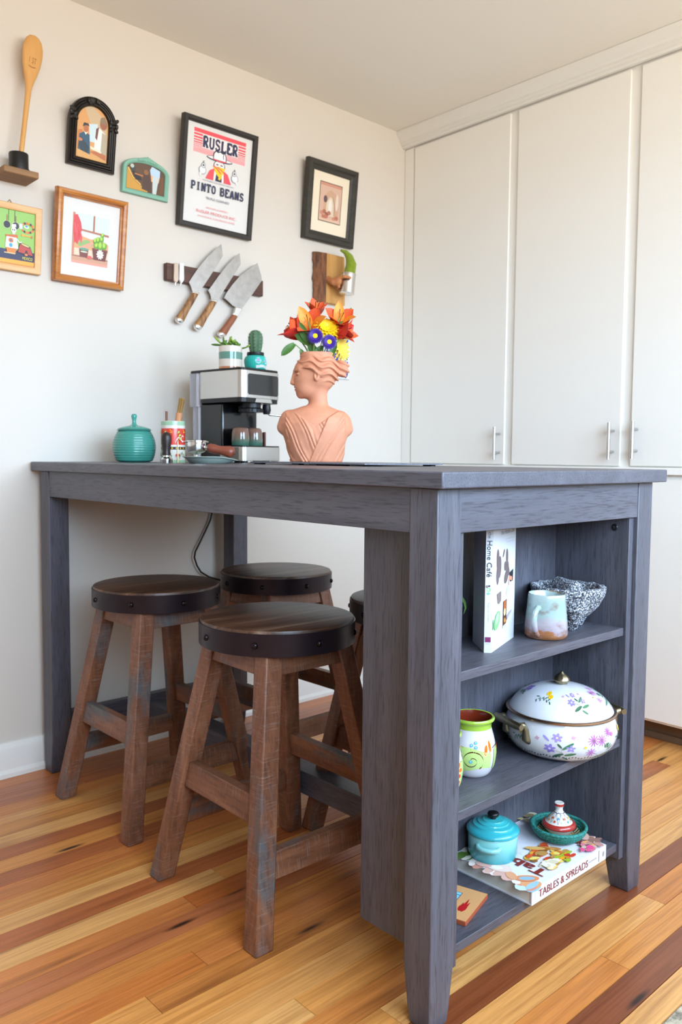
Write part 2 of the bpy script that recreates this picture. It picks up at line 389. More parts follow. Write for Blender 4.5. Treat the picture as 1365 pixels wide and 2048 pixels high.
# ------------------------------------------------------------------ walls, ceiling, trim
def wallbox(name, *b): return struct(MB().box(*b).build(name, WALL, ang=0))
wallbox('wall_back', XL-0.1, XR+0.1, 0.0, 0.1, -0.06, ZC)
wallbox('wall_right', XR, XR+0.1, YF, 0.0, -0.06, ZC)
wf = MB(); x0, x1, z0, z1 = WIN
wf.box(XL-0.1, x0, YF-0.1, YF, -0.06, ZC).box(x1, XR+0.1, YF-0.1, YF, -0.06, ZC).box(x0, x1, YF-0.1, YF, -0.06, z0).box(x0, x1, YF-0.1, YF, z1, ZC)
struct(wf.build('wall_front', WALL, ang=0))
wallbox('wall_left', XL-0.1, XL, YF-0.1, 0.1, -0.06, ZC)
struct(MB().box(XL-0.1, XR+0.1, YF-0.1, 0.1, ZC, ZC+0.1).build('ceiling', CEIL, ang=0))
def window(name, a0, a1, z0, z1, fixed, axis, n):
    b = MB(); w = 0.05
    def bar(p, q, zz0, zz1, d0=-0.07, d1=-0.02):
        if axis == 'x': b.box(p, q, fixed+d0, fixed+d1, zz0, zz1)
        else: b.box(fixed+d0, fixed+d1, p, q, zz0, zz1)
    bar(a0, a1, z0, z0+w); bar(a0, a1, z1-w, z1); bar(a0, a0+w, z0+w, z1-w); bar(a1-w, a1, z0+w, z1-w)
    for i in range(1, n): x = a0+(a1-a0)*i/n; bar(x-0.03, x+0.03, z0+w, z1-w)
    return struct(b.build(name, TRIM, ang=0, bevel=0.003))
w1 = window('window_1', *WIN, YF, 'x', 3)
MB().box(WIN[0]-0.03, WIN[1]+0.03, YF-0.02, YF+0.06, WIN[2]-0.03, WIN[2]).build('window_sill', TRIM, w1, bevel=0.003)
def baseboard(name, a, b, n):     # a->b along the wall, n into the room
    a, b, n = Vector(a), Vector(b), Vector(n)
    prof = [(0, 0), (0.024, 0), (0.024, 0.012), (0.016, 0.022), (0.015, 0.082), (0.012, 0.09), (0.006, 0.097), (0, 0.098)]
    m = MB(); m.loft([[p+n*d+Vector((0, 0, z)) for d, z in prof] for p in (a, b)]); return struct(m.build(name, TRIM, ang=30, clean=True))
baseboard('baseboard_back', (XL, 0, 0), (0.02, 0, 0), (0, -1, 0))
baseboard('baseboard_left', (XL, YF, 0), (XL, 0, 0), (1, 0, 0))
baseboard('baseboard_front', (XL, YF, 0), (XR, YF, 0), (0, 1, 0))
# ------------------------------------------------------------------ built-in cabinets along the right wall
YE = -1.975
cr = MB(); prof = [(0, 2.196), (-0.012, 2.197), (-0.014, 2.204), (-0.022, 2.207), (-0.022, 2.215), (-0.03, 2.219), (-0.032, 2.226), (-0.046, 2.24), (-0.05, 2.256), (0, 2.256)]
cr.loft([[(x, y, z) for x, z in prof] for y in (-0.0005, YE)])
struct(cr.build('trim_1', TRIM, ang=25, clean=True))
DOORS = [(-0.057, -0.527), (-0.562, -0.995), (-1.032, -1.465), (-1.5, -1.935)]
HY = [-0.506, -0.971, -1.054, -1.524]
def handle(parent, y, z0, z1, x0):
    h = MB(); h.tube([(x0-0.032, y, z0), (x0-0.032, y, z1)], 0.006, 14); h.cur = 0
    for z in (z0+0.026, z1-0.026): h.tube([(x0, y, z), (x0-0.03, y, z)], 0.0045, 10)
    return h.build('handle', STEEL, parent)
uc = thing('wall_cabinet', 'off white built-in upper cabinet with tall flat doors reaching the ceiling', 'cabinet')
MB().box(0.0095, 0.6, YE, -0.001, 0.889, 2.25).build('carcass', CAB, uc, ang=0)
MB().box(-0.004, 0.0095, YE, -0.001, 0.886, 0.908).build('rail', CAB, uc, bevel=0.002)
MB().box(0.003, 0.0095, -0.05, -0.001, 0.908, 2.196).build('filler_strip', CAB, uc, bevel=0.0015)
for (a, b), hy, hz in zip(DOORS, HY, (0.93, 0.934, 0.937, 0.937)):
    d = MB().box(0.0, 0.0093, b, a, 0.9125, 2.19).build('door', CAB, uc, bevel=0.002)
    handle(d, hy, hz, hz+0.122, 0.0)
lc = thing('base_cabinet', 'off white built-in base cabinet below the tall doors, partly behind the table', 'cabinet')
MB().box(0.0175, 0.6, YE, -0.001, 0.075, 0.8855).build('carcass', CAB, lc, ang=0)
MB().box(0.085, 0.5, YE+0.01, -0.001, 0.0, 0.075).build('toe_kick', mat('toe_kick_brown', '#6b5440', 0.6), lc, ang=0)
MB().box(0.075, 0.085, YE+0.01, -0.001, 0.0, 0.022).build('shoe_moulding', mat('toe_kick_brown', '#6b5440', 0.6), lc, bevel=0.003)
for (a, b), hy in zip(DOORS, HY):
    d = MB().box(0.008, 0.0173, b, a, 0.083, 0.872).build('door', CAB, lc, bevel=0.002)
    handle(d, hy, 0.68, 0.8, 0.008)
# ------------------------------------------------------------------ counter table with bookcase end
T = thing('counter_table', 'grey stained wooden counter table with an open bookcase end', 'table')
AX0, AX1, AY0, AY1 = -1.578, -0.8447, -1.5634, -0.0103; H = 0.914
tp = MB().box(AX0, AX1, AY0, AY1, 0.8878, H).build('table_top', TW['Y'], T, bevel=0.0025)
lx, rx, ly, by, s = -1.561, -0.862, -1.5405, -0.0332, 0.059
def leg(x, y, sx, sy):      # outer corner x,y ; body extends by sx,sy inwards
    b = MB(); R = []
    for z, i, o in ((0, 0.0145, 0.003), (0.005, 0.0125, 0.0015), (0.03, 0.009, 0.0005), (0.10, 0, 0), (0.8875, 0, 0)):
        xs = sorted((x+sx*o, x+sx*(s-i))); ys = sorted((y+sy*o, y+sy*(s-i)))
        R.append([(xs[0], ys[0], z), (xs[1], ys[0], z), (xs[1], ys[1], z), (xs[0], ys[1], z)])
    b.loft(R); return b.build('leg', TW['Z'], T, bevel=0.002)
leg(lx, ly, 1, 1); leg(rx, ly, -1, 1); leg(lx, by, 1, -1); leg(rx, by, -1, -1)
za = 0.8147
for x in (lx+0.002, rx-0.022): MB().box(x, x+0.02, ly+s, by-s, za, 0.8876).build('apron', TW['Y'], T, bevel=0.0012)
for y in (ly+0.002, by-0.022): MB().box(lx+s, rx-s, y, y+0.02, za, 0.8876).build('apron', TW['X'], T, bevel=0.0012)
ix0, ix1 = lx+s, rx-s           # inner faces of the legs
for a in (ix0, ix1-0.018): MB().box(a, a+0.018, -1.531, -1.318, 0.081, 0.8873 if False else 0.8145).build('side_panel', TW['Z'], T, bevel=0.001)
MB().box(ix0+0.018, ix1-0.018, -1.357, -1.345, 0.098, 0.8145).build('back_panel', TW['Z'], T, ang=0)
SZ = (0.582, 0.344, 0.114)
for z in SZ: MB().box(ix0+0.0185, ix1-0.0185, -1.5255, -1.3575, z-0.0165, z).build('shelf', TW['X'], T, bevel=0.001)
for y in (-1.498,):
    c = MB(); c.lathe([(0.006, -0.003), (0.0075, 0.0), (0.006, 0.0015), (0.003, 0.0015), (0.0028, -0.001)], 18, cap0=False)
    c.build('bolt_cover', BLK, T, M=Matrix.Translation((ix1-0.0188, y, 0.792)) @ Matrix.Rotation(-PI/2, 4, 'Y'))
MB().box(ix0, ix1, -0.078, -0.05, 0.122, 0.176).build('stretcher', TW['X'], T, bevel=0.0015)
MB().box(-1.2435, -1.18, -1.318, -0.078, 0.095, 0.152).build('stretcher', TW['Y'], T, bevel=0.0015)
# ------------------------------------------------------------------ stools
SW = wood('distressed_brown_wood', [(0.25, '#4f301d'), (0.5, '#774a31'), (0.75, '#8d6045')], 'Z', 3, 26, 0.5, 0.45, '#3a2318', 170, 20, ('#56585a', 3.2, 0.54, 0.66), 0.3, saw=0.3)
SWH = wood('distressed_brown_wood_x', [(0.25, '#4f301d'), (0.5, '#774a31'), (0.75, '#8d6045')], 'X', 3, 26, 0.5, 0.45, '#3a2318', 170, 20, ('#56585a', 3.2, 0.54, 0.66), 0.3, saw=0.3)
SWY = wood('distressed_brown_wood_y', [(0.25, '#4f301d'), (0.5, '#774a31'), (0.75, '#8d6045')], 'Y', 3, 26, 0.5, 0.45, '#3a2318', 170, 20, ('#56585a', 3.2, 0.54, 0.66), 0.3, saw=0.3)
SEAT = wood('dark_seat_wood', [(0.25, '#1f1512'), (0.42, '#4a3022'), (0.55, '#603f2c'), (0.7, '#86705f')], 'X', 2.2, 24, 0.4, 0.7, '#140d0b', 110, 6, None, 0.6)
BAND = mat('dark_bronze_band', '#2c2227', 0.36, 0.6, var=0.12, vs=30)
def make_stool():
    t = thing('bar_stool', 'stool', 'stool', group='round stools under the table')
    a, b, sl, zt = 0.115, 0.203, 0.042, 0.541
    se = MB(); se.lathe([(0.12, 0.5435), (0.1655, 0.5435), (0.166, 0.588), (0.1645, 0.592), (0.160, 0.5935)], 72); se.build('seat', SEAT, t, ang=30)
    bd = MB(); bd.lathe([(0.1662, 0.541), (0.1685, 0.541), (0.1685, 0.5865), (0.1662, 0.5865)], 72, cap0=False, cap1=False); bd.build('band', BAND, t, ang=30)
    rm = None
    for i in range(8):
        an = 2*PI*i/8+0.653; M = Matrix.Translation((0.1682*math.cos(an), 0.1682*math.sin(an), 0.5635)) @ Matrix.Rotation(an, 4, 'Z') @ Matrix.Rotation(PI/2, 4, 'Y')
        if rm is None:
            r = MB(); r.lathe([(0.0068, 0), (0.0066, 0.002), (0.005, 0.0045), (0.0025, 0.0058), (0.0003, 0.0062)], 14); o = r.build('rivet', mat('rivet_bronze', '#2c2428', 0.22, 0.8), t, M=M); rm = o.data
        else: o = bpy.data.objects.new('rivet', rm); COL.objects.link(o); o.parent = t; o.matrix_local = M
    def off(z): return b+(a-b)*z/zt
    for sx in (-1, 1):
        for sy in (-1, 1):
            R = []
            for z in (0, zt+0.002):
                q = off(z); xs = sorted((sx*q, sx*(q-sl))); ys = sorted((sy*q, sy*(q-sl)))
                R.append([(xs[0], ys[0], z), (xs[1], ys[0], z), (xs[1], ys[1], z), (xs[0], ys[1], z)])
            MB().loft(R).build('leg', SW, t, bevel=0.0035)
    def rail(nm, along, side, z0, z1, inset, th):
        def sec(z, e):   # e: +-1 end
            q = off(z); o = side*(q-inset); i = side*(q-inset-th); L = e*(q-sl+0.001)
            return (o, i, L)
        b0 = [sec(z0, -1), sec(z0, 1)]; t0 = [sec(z1, -1), sec(z1, 1)]
        def P(o, L, z): return (L, o, z) if along == 'X' else (o, L, z)
        bt = [P(b0[0][0], b0[0][2], z0), P(b0[1][0], b0[1][2], z0), P(b0[1][1], b0[1][2], z0), P(b0[0][1], b0[0][2], z0)]
        tt = [P(t0[0][0], t0[0][2], z1), P(t0[1][0], t0[1][2], z1), P(t0[1][1], t0[1][2], z1), P(t0[0][1], t0[0][2], z1)]
        MB().hexa(bt, tt).build(nm, SWH if along == 'X' else SWY, t, bevel=0.0015, clean=True)
    for sd in (-1, 1):
        rail('apron', 'X', sd, 0.498, 0.5425, 0.006, 0.02); rail('apron', 'Y', sd, 0.498, 0.5425, 0.006, 0.02)
        rail('stretcher', 'Y', sd, 0.218, 0.271, 0.009, 0.022); rail('stretcher', 'X', sd, 0.119, 0.17, 0.009, 0.022)
    return t
st = make_stool()
SP = [(-1.441, -0.991, -0.018, 'round brown wooden stool nearest the camera, in front of the bookcase end'),
      (-1.412, -0.433, 0.008, 'round brown wooden stool by the table leg at the left'),
      (-0.998, -0.425, 0.01, 'round brown wooden stool at the back by the wall and the black cord'),
      (-1.029, -1.027, 0.0, 'round brown wooden stool mostly hidden behind the bookcase side panel')]
for i, (x, y, r, lb) in enumerate(SP):
    o = st if i == 0 else copy_tree(st)
    o.location = (x, y, 0); o.rotation_euler = (0, 0, r); o['label'] = lb
# ------------------------------------------------------------------ rug corner
rg = MB(); rg.box(-2.0, -0.35, -2.75, -1.784, 0.0, 0.006)
def rugmat():
    m, nt, b = newmat('woven_rug'); v = coords(nt, (1, 1, 1), False)
    n1 = noise(nt, v, 60, 3); n2 = noise(nt, v, 700, 2)
    c = ramp(nt, n1, [(0.35, C('#5d544c')), (0.5, C('#b9ad93')), (0.7, C('#cfc6ae'))]).outputs[0]
    nt.links.new(mixc(nt, 0.35, c, ramp(nt, n2, [(0.4, C('#6d6255')), (0.6, C('#ddd4bd'))]).outputs[0]), b.inputs['Base Color']); b.inputs['Roughness'].default_value = 0.95
    bump(nt, b, n2, 0.6, 0.002); return m
one(rg.build('rug', rugmat(), ang=0, bevel=0.002), 'beige and grey patterned rug edge at the bottom right corner', 'rug')
# ------------------------------------------------------------------ power cord on the wall
pts = [(425, 1022), (421, 1040), (412, 1060), (400, 1085), (391, 1103), (389, 1115), (394, 1131), (402, 1144), (418, 1154), (440, 1160), (455, 1168), (463, 1200), (462, 1300), (465, 1420)]
P3 = [wy(px, py, -0.012) for px, py in pts]; P3[0].y = -0.012
P3.insert(0, Vector((P3[0].x+0.005, -0.012, 0.82))); P3.append(Vector((P3[-1].x, -0.03, 0.12)))
one(MB().tube(P3, 0.0032, 8).build('power_cord', BLK), 'thin black power cord hanging down the wall under the table', 'cord')
# ------------------------------------------------------------------ things on the picture wall
# local frame space: x along the wall, z up from the bottom edge, -y into the room
def ring_frame(parent, outline, prof, m, ang=30):
    b = MB(); R = [[(x, -d, z) for x, z in outline(i)] for i, d in prof]
    b.loft(R, True, False, False); n = len(R[0]); k = len(prof)-1
    b.f += [((k*n+(i+1) % n), (k*n+i), i, (i+1) % n) for i in range(0)]; return b.build('frame', m, parent, ang=ang, clean=True)
def rect_out(w, h):
    return lambda i: [(-w/2+i, i), (w/2-i, i), (w/2-i, h-i), (-w/2+i, h-i)]
def plate(parent, nm, poly, d, m, th=0.002):
    return MB().prism(poly, lambda x, z, y: (x, -y, z), d, d-th).build(nm, m, parent, ang=0, clean=True)
PAPER = mat('white_paper', '#dddbd7', 0.6); CREAM = mat('cream_mat_board', '#e9dcc4', 0.7)
def hang(name, label, x0, x1, z0, tilt, cat='picture', gap=0.001):
    return thing(name, label, cat, ((x0+x1)/2, -gap, z0), rot=(math.radians(tilt), 0, 0))
def cvmap(x0, z0, w, h, d): return lambda u, v, k: (x0+u*w, -d-k, z0+v*h)
# 1 bean sack poster
w, h = 0.292, 0.343
t = hang('poster_frame', 'black framed pinto beans poster with a masked cowboy', -1.0862, -0.7941, 1.685, 6.9)
BF = mat('black_frame_wood', '#2b2622', 0.45, var=0.15, vs=60)
ring_frame(t, rect_out(w, h), [(0, 0), (0, 0.02), (0.002, 0.022), (0.012, 0.022), (0.016, 0.019), (0.018, 0.010)], BF)
plate(t, 'poster_sheet', rect_out(w, h)(0.017), 0.011, PAPER)
cv = Cv(cvmap(-w/2+0.018, 0.018, w-0.036, h-0.036, 0.011)); NV = '#2a2c4c'; RD = '#e8505a'
cv.rect(0, 0, 1, 1, '#dddbd7')
cv.rect(.1, .915, .9, .955, RD)
for i, (a, tk) in enumerate([(.885, .02), (.855, .018), (.83, .014), (.808, .012), (.79, .010), (.774, .009), (.76, .008), (.747, .007), (.735, .0065), (.724, .006)]):
    cv.rect(.1, a, .9, a+tk, RD if i < 4 else '#ee8088')
cv.rect(.1, .715, .9, .745, '#f2a3a6')
cv.poly([(.23, .775), (.78, .775), (.78, .905), (.23, .905)], '#efe4e2'); slabtext(cv, 'RUSLER', .235, .775, .782, .115, NV, .30, .05)
# masked cowboy
cv.poly([(.30, .475), (.36, .57), (.43, .60), (.57, .60), (.64, .57), (.70, .475)], RD)
cv.poly([(.42, .475), (.43, .6), (.57, .6), (.58, .475)], '#e9e6e4'); cv.poly([(.45, .475), (.46, .56), (.54, .56), (.55, .475)], NV)
cv.ell(.5, .635, .088, .055, NV); cv.ell(.5, .64, .078, .045, '#e6e2df')
for sx in (-1, 1): cv.ell(.5+sx*.033, .645, .02, .006, NV)
cv.poly([(.405, .632), (.44, .62), (.5, .628), (.56, .62), (.595, .632), (.57, .57), (.53, .53), (.5, .52), (.46, .545), (.43, .58)], '#f2c518')
cv.line([(.41, .628), (.46, .605), (.53, .56)], .014, RD); cv.line([(.47, .62), (.53, .6), (.58, .575)], .012, RD); cv.poly([(.5, .52), (.55, .535), (.52, .49), (.49, .50)], '#f2c518')
cv.ell(.5, .70, .20, .026, NV); cv.ell(.5, .703, .188, .017, '#e2e0dd')
cv.poly([(.395, .69), (.40, .75), (.43, .785), (.47, .775), (.5, .79), (.54, .775), (.575, .785), (.60, .74), (.605, .69)], NV)
cv.poly([(.407, .695), (.412, .747), (.437, .773), (.47, .763), (.5, .777), (.54, .763), (.57, .773), (.588, .737), (.593, .695)], '#efedea')
cv.line([(.40, .693), (.5, .682), (.6, .693)], .012, RD); cv.line([(.56, .77), (.55, .74), (.56, .715)], .01, NV)
for sx in (-1, 1):
    cv.ell(.5+sx*.25, .55, .055, .045, '#8f8fa0'); cv.ell(.5+sx*.25, .55, .047, .038, '#e9e7e5'); cv.ell(.5+sx*.24, .6, .03, .03, '#77788c'); cv.ell(.5+sx*.24, .6, .024, .024, '#dedcdc'); cv.ell(.5+sx*.24, .6, .012, .011, NV)
    cv.line([(.5+sx*.24, .62), (.5+sx*.24, .645)], .01, NV); cv.line([(.5+sx*.27, .53), (.5+sx*.29, .49)], .03, '#e2e0de')
cv.text('SOUTHERN COLORADO GROWN', .5, .447, .014, '#7c7d90', .48)
slabtext(cv, 'PINTO BEANS', .09, .91, .335, .085, NV, .25, .1)
cv.text('TRIPLE CLEANED', .5, .265, .024, '#55566e', .36)
cv.text('GROWERS & SHIPPERS', .5, .172, .016, '#e8868a', .34); cv.text('RUSLER PRODUCE INC.', .5, .115, .028, '#e56a70', .62); cv.text('AVONDALE, COLORADO 81022', .5, .068, .02, '#e8868a', .58)
cv.build('print', t)
# 2 black frame with cream mat
w, h = 0.251, 0.285
t = hang('matted_frame', 'dark framed sepia adobe print with cream mat near the corner', -0.5558, -0.3047, 1.741, 5.7)
DF = wood('dark_green_black_frame', [(0.3, '#24221c'), (0.7, '#3a352b')], 'X', 4, 50, 0.5, 0.3)
ring_frame(t, rect_out(w, h), [(0, 0), (0, 0.018), (0.004, 0.023), (0.016, 0.024), (0.022, 0.018), (0.028, 0.017), (0.035, 0.012), (0.036, 0.008)], DF)
plate(t, 'mat_board', rect_out(w, h)(0.033), 0.009, CREAM)
W2, H2 = w-0.07, h-0.07
cv = Cv(cvmap(-w/2+0.035, 0.035, W2, H2, 0.009))
cv.rect(.19, .19, .81, .85, '#4c3c30'); cv.rect(.205, .203, .795, .838, '#d3ad98')
cv.rect(.205, .79, .795, .838, '#c98f78'); cv.poly([(.30, .3), (.32, .55), (.4, .70), (.52, .74), (.64, .68), (.72, .5), (.73, .3)], '#c8a184')
cv.poly([(.38, .3), (.4, .52), (.48, .62), (.58, .6), (.62, .45), (.62, .3)], '#dcc7ae'); cv.ell(.36, .57, .05, .06, '#5d4c50'); cv.ell(.5, .46, .05, .12, '#e7ddd0')
cv.line([(.62, .32), (.61, .5), (.56, .62)], .015, '#9a7663'); cv.ell(.68, .55, .04, .14, '#e0cdbd')
for a in [(.28, .33), (.35, .36), (.42, .32), (.48, .35), (.40, .28), (.33, .27), (.62, .27), (.69, .29)]: cv.ell(a[0], a[1], .05, .035, random.choice(['#b8705a', '#a86a52', '#c98670', '#8d5a4a']))
cv.rect(.205, .203, .795, .245, '#dbb79e'); cv.build('print', t)
# 3 light brown frame with white mat, chillies and cactus print
w, h = 0.2225, 0.262
t = hang('oak_frame', 'honey oak frame with white mat and a chilli and cactus print', -1.5051, -1.2826, 1.4445, 8)
OAK = wood('honey_oak', [(0.25, '#9c5a20'), (0.5, '#b8712c'), (0.75, '#c98a45')], 'X', 5, 60, 0.3, 0.3, '#7d4416', 160, 12, None, 0.1, 0.3)
ring_frame(t, rect_out(w, h), [(0, 0), (0, 0.018), (0.003, 0.024), (0.009, 0.026), (0.015, 0.023), (0.018, 0.017), (0.021, 0.016), (0.022, 0.009)], OAK)
plate(t, 'mat_board', rect_out(w, h)(0.02), 0.010, PAPER)
cv = Cv(cvmap(-w/2+0.022+0.032, 0.022+0.038, w-0.044-0.064, h-0.044-0.076, 0.010))
cv.rect(0, 0, 1, 1, '#e8c9ae'); cv.rect(0, .62, 1, 1, '#cfe0e0'); cv.rect(0, .36, 1, .62, '#dfe3e6'); cv.poly([(0, .36), (0, .5), (.25, .56), (.5, .52), (.75, .55), (1, .47), (1, .3), (0, .3)], '#dba070')
cv.poly([(.1, .4), (.4, .5), (.6, .44), (.5, .36), (.2, .34)], '#8fae6a'); cv.poly([(.15, .3), (.5, .46), (.62, .47), (.4, .3)], '#e79c80')
cv.rect(.55, .66, .60, 1, '#a86a4e'); cv.poly([(.2, .66), (1, .62), (1, .665), (.2, .70)], '#b06f55'); cv.rect(0, 0, .06, 1, '#c87f62')
cv.rect(0, .02, 1, .16, '#c8967a'); cv.rect(0, 0, 1, .05, '#e69a86'); cv.rect(0, .13, 1, .15, '#9a6450')
cv.poly([(.02, .95), (.12, .97), (.22, .82), (.25, .68), (.2, .5), (.14, .38), (.06, .42), (.02, .6)], '#d2434a')
for i in range(16):
    x = .03+random.random()*.2; y = .45+random.random()*.42; cv.line([(x, y+.1), (x+.02, y+.02), (x+.04*random.random(), y-.1)], [.03, .045, .006], random.choice(['#d8444a', '#e2575a', '#c93a40']))
cv.poly([(.22, .14), (.2, .29), (.45, .29), (.43, .14)], '#7c3d36'); cv.ell(.33, .3, .13, .025, '#5f9a82'); cv.ell(.33, .245, .1, .015, '#c9d8c2')
cv.poly([(.60, .12), (.55, .35), (.98, .35), (.93, .12)], '#6e332f'); cv.ell(.765, .35, .21, .02, '#8b4a42')
for x, y, r in [(.66, .42, .07), (.77, .42, .08), (.88, .43, .07), (.70, .53, .06), (.80, .56, .06), (.82, .64, .045), (.62, .5, .05)]: cv.ell(x, y, r, r*1.1, '#5f9a2c'); cv.ell(x-.01, y+.02, r*.6, r*.8, '#a9cf4a')
cv.petals(.77, .245, 10, .10, .022, '#f3efe6', 0, '#e7b08a', .02); cv.ell(.48, .15, .07, .035, '#e0605c'); cv.build('print', t)
# 4 green folk art tile in pale wood frame
w, h = 0.18, 0.183
t = hang('folk_art_frame', 'pale wood frame with a bright green folk art skeleton cook', -1.7217, -1.5417, 1.4515, 6)
PINE = wood('pale_pine', [(0.3, '#d09a5e'), (0.7, '#e2b67f')], 'X', 4, 40, 0.45, 0.2)
ring_frame(t, rect_out(w, h), [(0, 0), (0, 0.015), (0.002, 0.017), (0.012, 0.017), (0.018, 0.014), (0.0185, 0.009)], PINE)
b = MB(); b.tube([(-0.006, -0.006, h), (0, -0.008, h+0.008), (0.006, -0.006, h)], 0.0018, 8); b.build('hanging_loop', mat('brass_wire', (0.55, 0.42, 0.2), 0.35, 1.0), t)
plate(t, 'tile', rect_out(w, h)(0.018), 0.010, mat('green_glaze', '#7fae18', 0.3))
cv = Cv(cvmap(-w/2+0.0185, 0.0185, w-0.037, h-0.037, 0.010)); K = '#1c1a22'
cv.rect(0, .09, 1, .27, '#23244c'); cv.rect(0, 0, 1, .09, '#f0a02a'); cv.rect(0, 0, 1, .02, '#c47a20')
for x in (.28, .48, .6): cv.line([(x, 1), (x, .75)], .012, '#3c4a1a')
for x in (.15, .45, .62): cv.ell(x, .72, .075, .075, '#cfe0a0'); cv.ell(x, .72, .068, .068, K); cv.rect(x-.008, .78, x+.008, .9, '#8a4a2a')
for i in range(15):
    a = -2.4+4.8*i/14; cv.ell(.85+math.cos(a)*.12, .72+math.sin(a)*.085, .022, .022, ['#e0602a', K, '#d8802a'][i % 3])
cv.ell(.83, .735, .05, .03, '#e9efe0'); cv.ell(.83, .745, .03, .018, '#2f86b8'); cv.rect(.69, .68, .75, .78, '#cfd0d4')
cv.ell(.76, .57, .03, .025, '#f0a02a'); cv.line([(.78, .57), (.93, .565)], .022, '#f0a02a'); cv.ell(.94, .565, .02, .025, '#b96a3a')
cv.ell(.58, .64, .05, .06, '#f0efe8'); cv.rect(.555, .56, .605, .6, '#e6e5de')
for sx in (-1, 1): cv.ell(.58+sx*.018, .64, .011, .014, K)
cv.poly([(.53, .69), (.63, .7), (.62, .75), (.54, .74)], '#e8e8ee'); cv.poly([(.42, .53), (.66, .56), (.66, .50), (.44, .48)], '#c8602a')
cv.poly([(.44, .5), (.63, .5), (.68, .3), (.42, .3)], '#f0efe6'); cv.ell(.53, .44, .05, .045, '#d86a2a'); cv.ell(.53, .44, .02, .02, '#2f6f9a'); cv.ell(.53, .35, .035, .04, '#3a9ac8'); cv.line([(.62, .5), (.7, .42), (.74, .44)], .02, '#f0efe6'); cv.poly([(.44, .3), (.64, .3), (.62, .2), (.46, .2)], '#e07a2a')
cv.poly([(.66, .24), (.70, .42), (.92, .36), (.98, .2)], K); cv.poly([(.675, .245), (.71, .405), (.91, .35), (.965, .21)], '#b5392a'); cv.ell(.81, .385, .11, .025, K, -.25); cv.ell(.81, .387, .085, .015, '#e8c07a', -.25)
cv.poly([(.79, .2), (.82, .29), (.85, .3), (.88, .2)], K); cv.ell(.835, .215, .03, .022, '#ee7a3a'); cv.text('MEXICO', .86, .115, .055, '#e7d84a', .2); cv.line([(.4, .2), (.62, .2)], .02, '#d8c08a'); cv.build('print', t)
# 5 black arched photo frame, 6 teal arched photo frame
def arch_out(w, hs, ht, n=22):
    def f(i):
        a = w/2-i; pts = [(-a, i), (a, i)]
        for k in range(n+1):
            th = PI*k/n; pts.append((a*math.cos(th), hs+(ht-hs-i)*math.sin(th)))
        return pts
    return f
w, hs, ht = 0.150, 0.125, 0.2
t = hang('arched_frame', 'ornate black arched photo frame above the oak frame', -1.457, -1.307, 1.7895, 9, 'photo frame')
ORN = mat('antique_black_resin', '#241d18', 0.42, var=0.25, vs=90)
fo = arch_out(w, hs, ht)
ring_frame(t, fo, [(0, 0), (0, 0.012), (0.002, 0.016), (0.005, 0.013), (0.007, 0.0125), (0.009, 0.017), (0.012, 0.014), (0.014, 0.0135), (0.016, 0.018), (0.019, 0.015), (0.021, 0.0145), (0.023, 0.017), (0.026, 0.012), (0.027, 0.007)], ORN, 20)
for sx, zc in ((-1, hs+0.012), (1, hs+0.012), (0, ht-0.012)):
    o = MB()
    for i in range(9):
        a = random.random()*6.28; rr = random.uniform(.3, 1)
        cx = sx*(w/2-0.013)+math.cos(a)*rr*(0.02 if sx == 0 else 0.013); cz = zc+math.sin(a)*rr*(0.011 if sx == 0 else 0.02)
        o.ell((cx, -0.015-random.random()*.004, cz), (0.0055, 0.005, 0.008), 8, 6, Matrix.Rotation(a, 3, 'Y'))
    o.build('scroll_ornament', ORN, t)
plate(t, 'backing', fo(0.024), 0.009, PAPER)
cv = Cv(cvmap(-w/2, 0, w, ht, 0.009)); I = fo(0.0265)
cv.poly([(x/w+.5, z/ht) for x, z in I], '#d89a58'); cv.poly([(.3, .86), (.5, .87), (.7, .75), (.8, .6), (.8, .45), (.5, .55)], '#c9ad86')
cv.poly([(.45, .38), (.42, .62), (.6, .65), (.62, .38)], '#c8dbe0'); cv.poly([(.2, .13), (.2, .5), (.28, .52), (.4, .15)], '#c2763c')
cv.poly([(.55, .3), (.56, .55), (.64, .6), (.8, .52), (.8, .14), (.66, .14)], '#e6e6e0'); cv.poly([(.68, .2), (.7, .55), (.81, .52), (.81, .14)], '#b3a78e'); cv.poly([(.56, .45), (.57, .58), (.63, .61), (.6, .42)], '#6f3530')
cv.ell(.72, .66, .075, .075, '#9d5d40'); cv.poly([(.64, .68), (.66, .75), (.74, .77), (.79, .7), (.76, .66)], '#8b7256')
cv.poly([(.21, .22), (.23, .45), (.33, .5), (.44, .47), (.47, .2), (.3, .2)], '#274f68'); cv.poly([(.22, .3), (.26, .42), (.44, .3), (.42, .2), (.3, .2)], '#1f3440'); cv.poly([(.32, .5), (.36, .455), (.40, .5)], '#e6e2d4')
cv.ell(.36, .545, .05, .055, '#b5673c'); cv.poly([(.29, .56), (.31, .62), (.4, .62), (.43, .585), (.36, .59)], '#20242a'); cv.ell(.25, .375, .05, .022, '#c97a4a'); cv.poly([(.19, .13), (.19, .24), (.45, .2), (.8, .2), (.8, .13)], '#d5a05c'); cv.poly([(.45, .24), (.8, .16), (.8, .24), (.6, .27)], '#b86a3c'); cv.poly([(.46, .32), (.7, .28), (.7, .25), (.47, .28)], '#e6dcc0'); cv.build('photograph', t)
w, hs, ht = 0.162, 0.075, 0.112
t = hang('arched_frame', 'pale teal arched photo frame beside the bean poster', -1.281, -1.119, 1.7468, 8, 'photo frame')
TL = mat('pale_teal_resin', '#7fb09a', 0.5, bmp=0.2, bs=400)
fo = arch_out(w, hs, ht)
ring_frame(t, fo, [(0, 0), (0, 0.009), (0.002, 0.012), (0.009, 0.012), (0.014, 0.009), (0.015, 0.005)], TL)
o = MB()
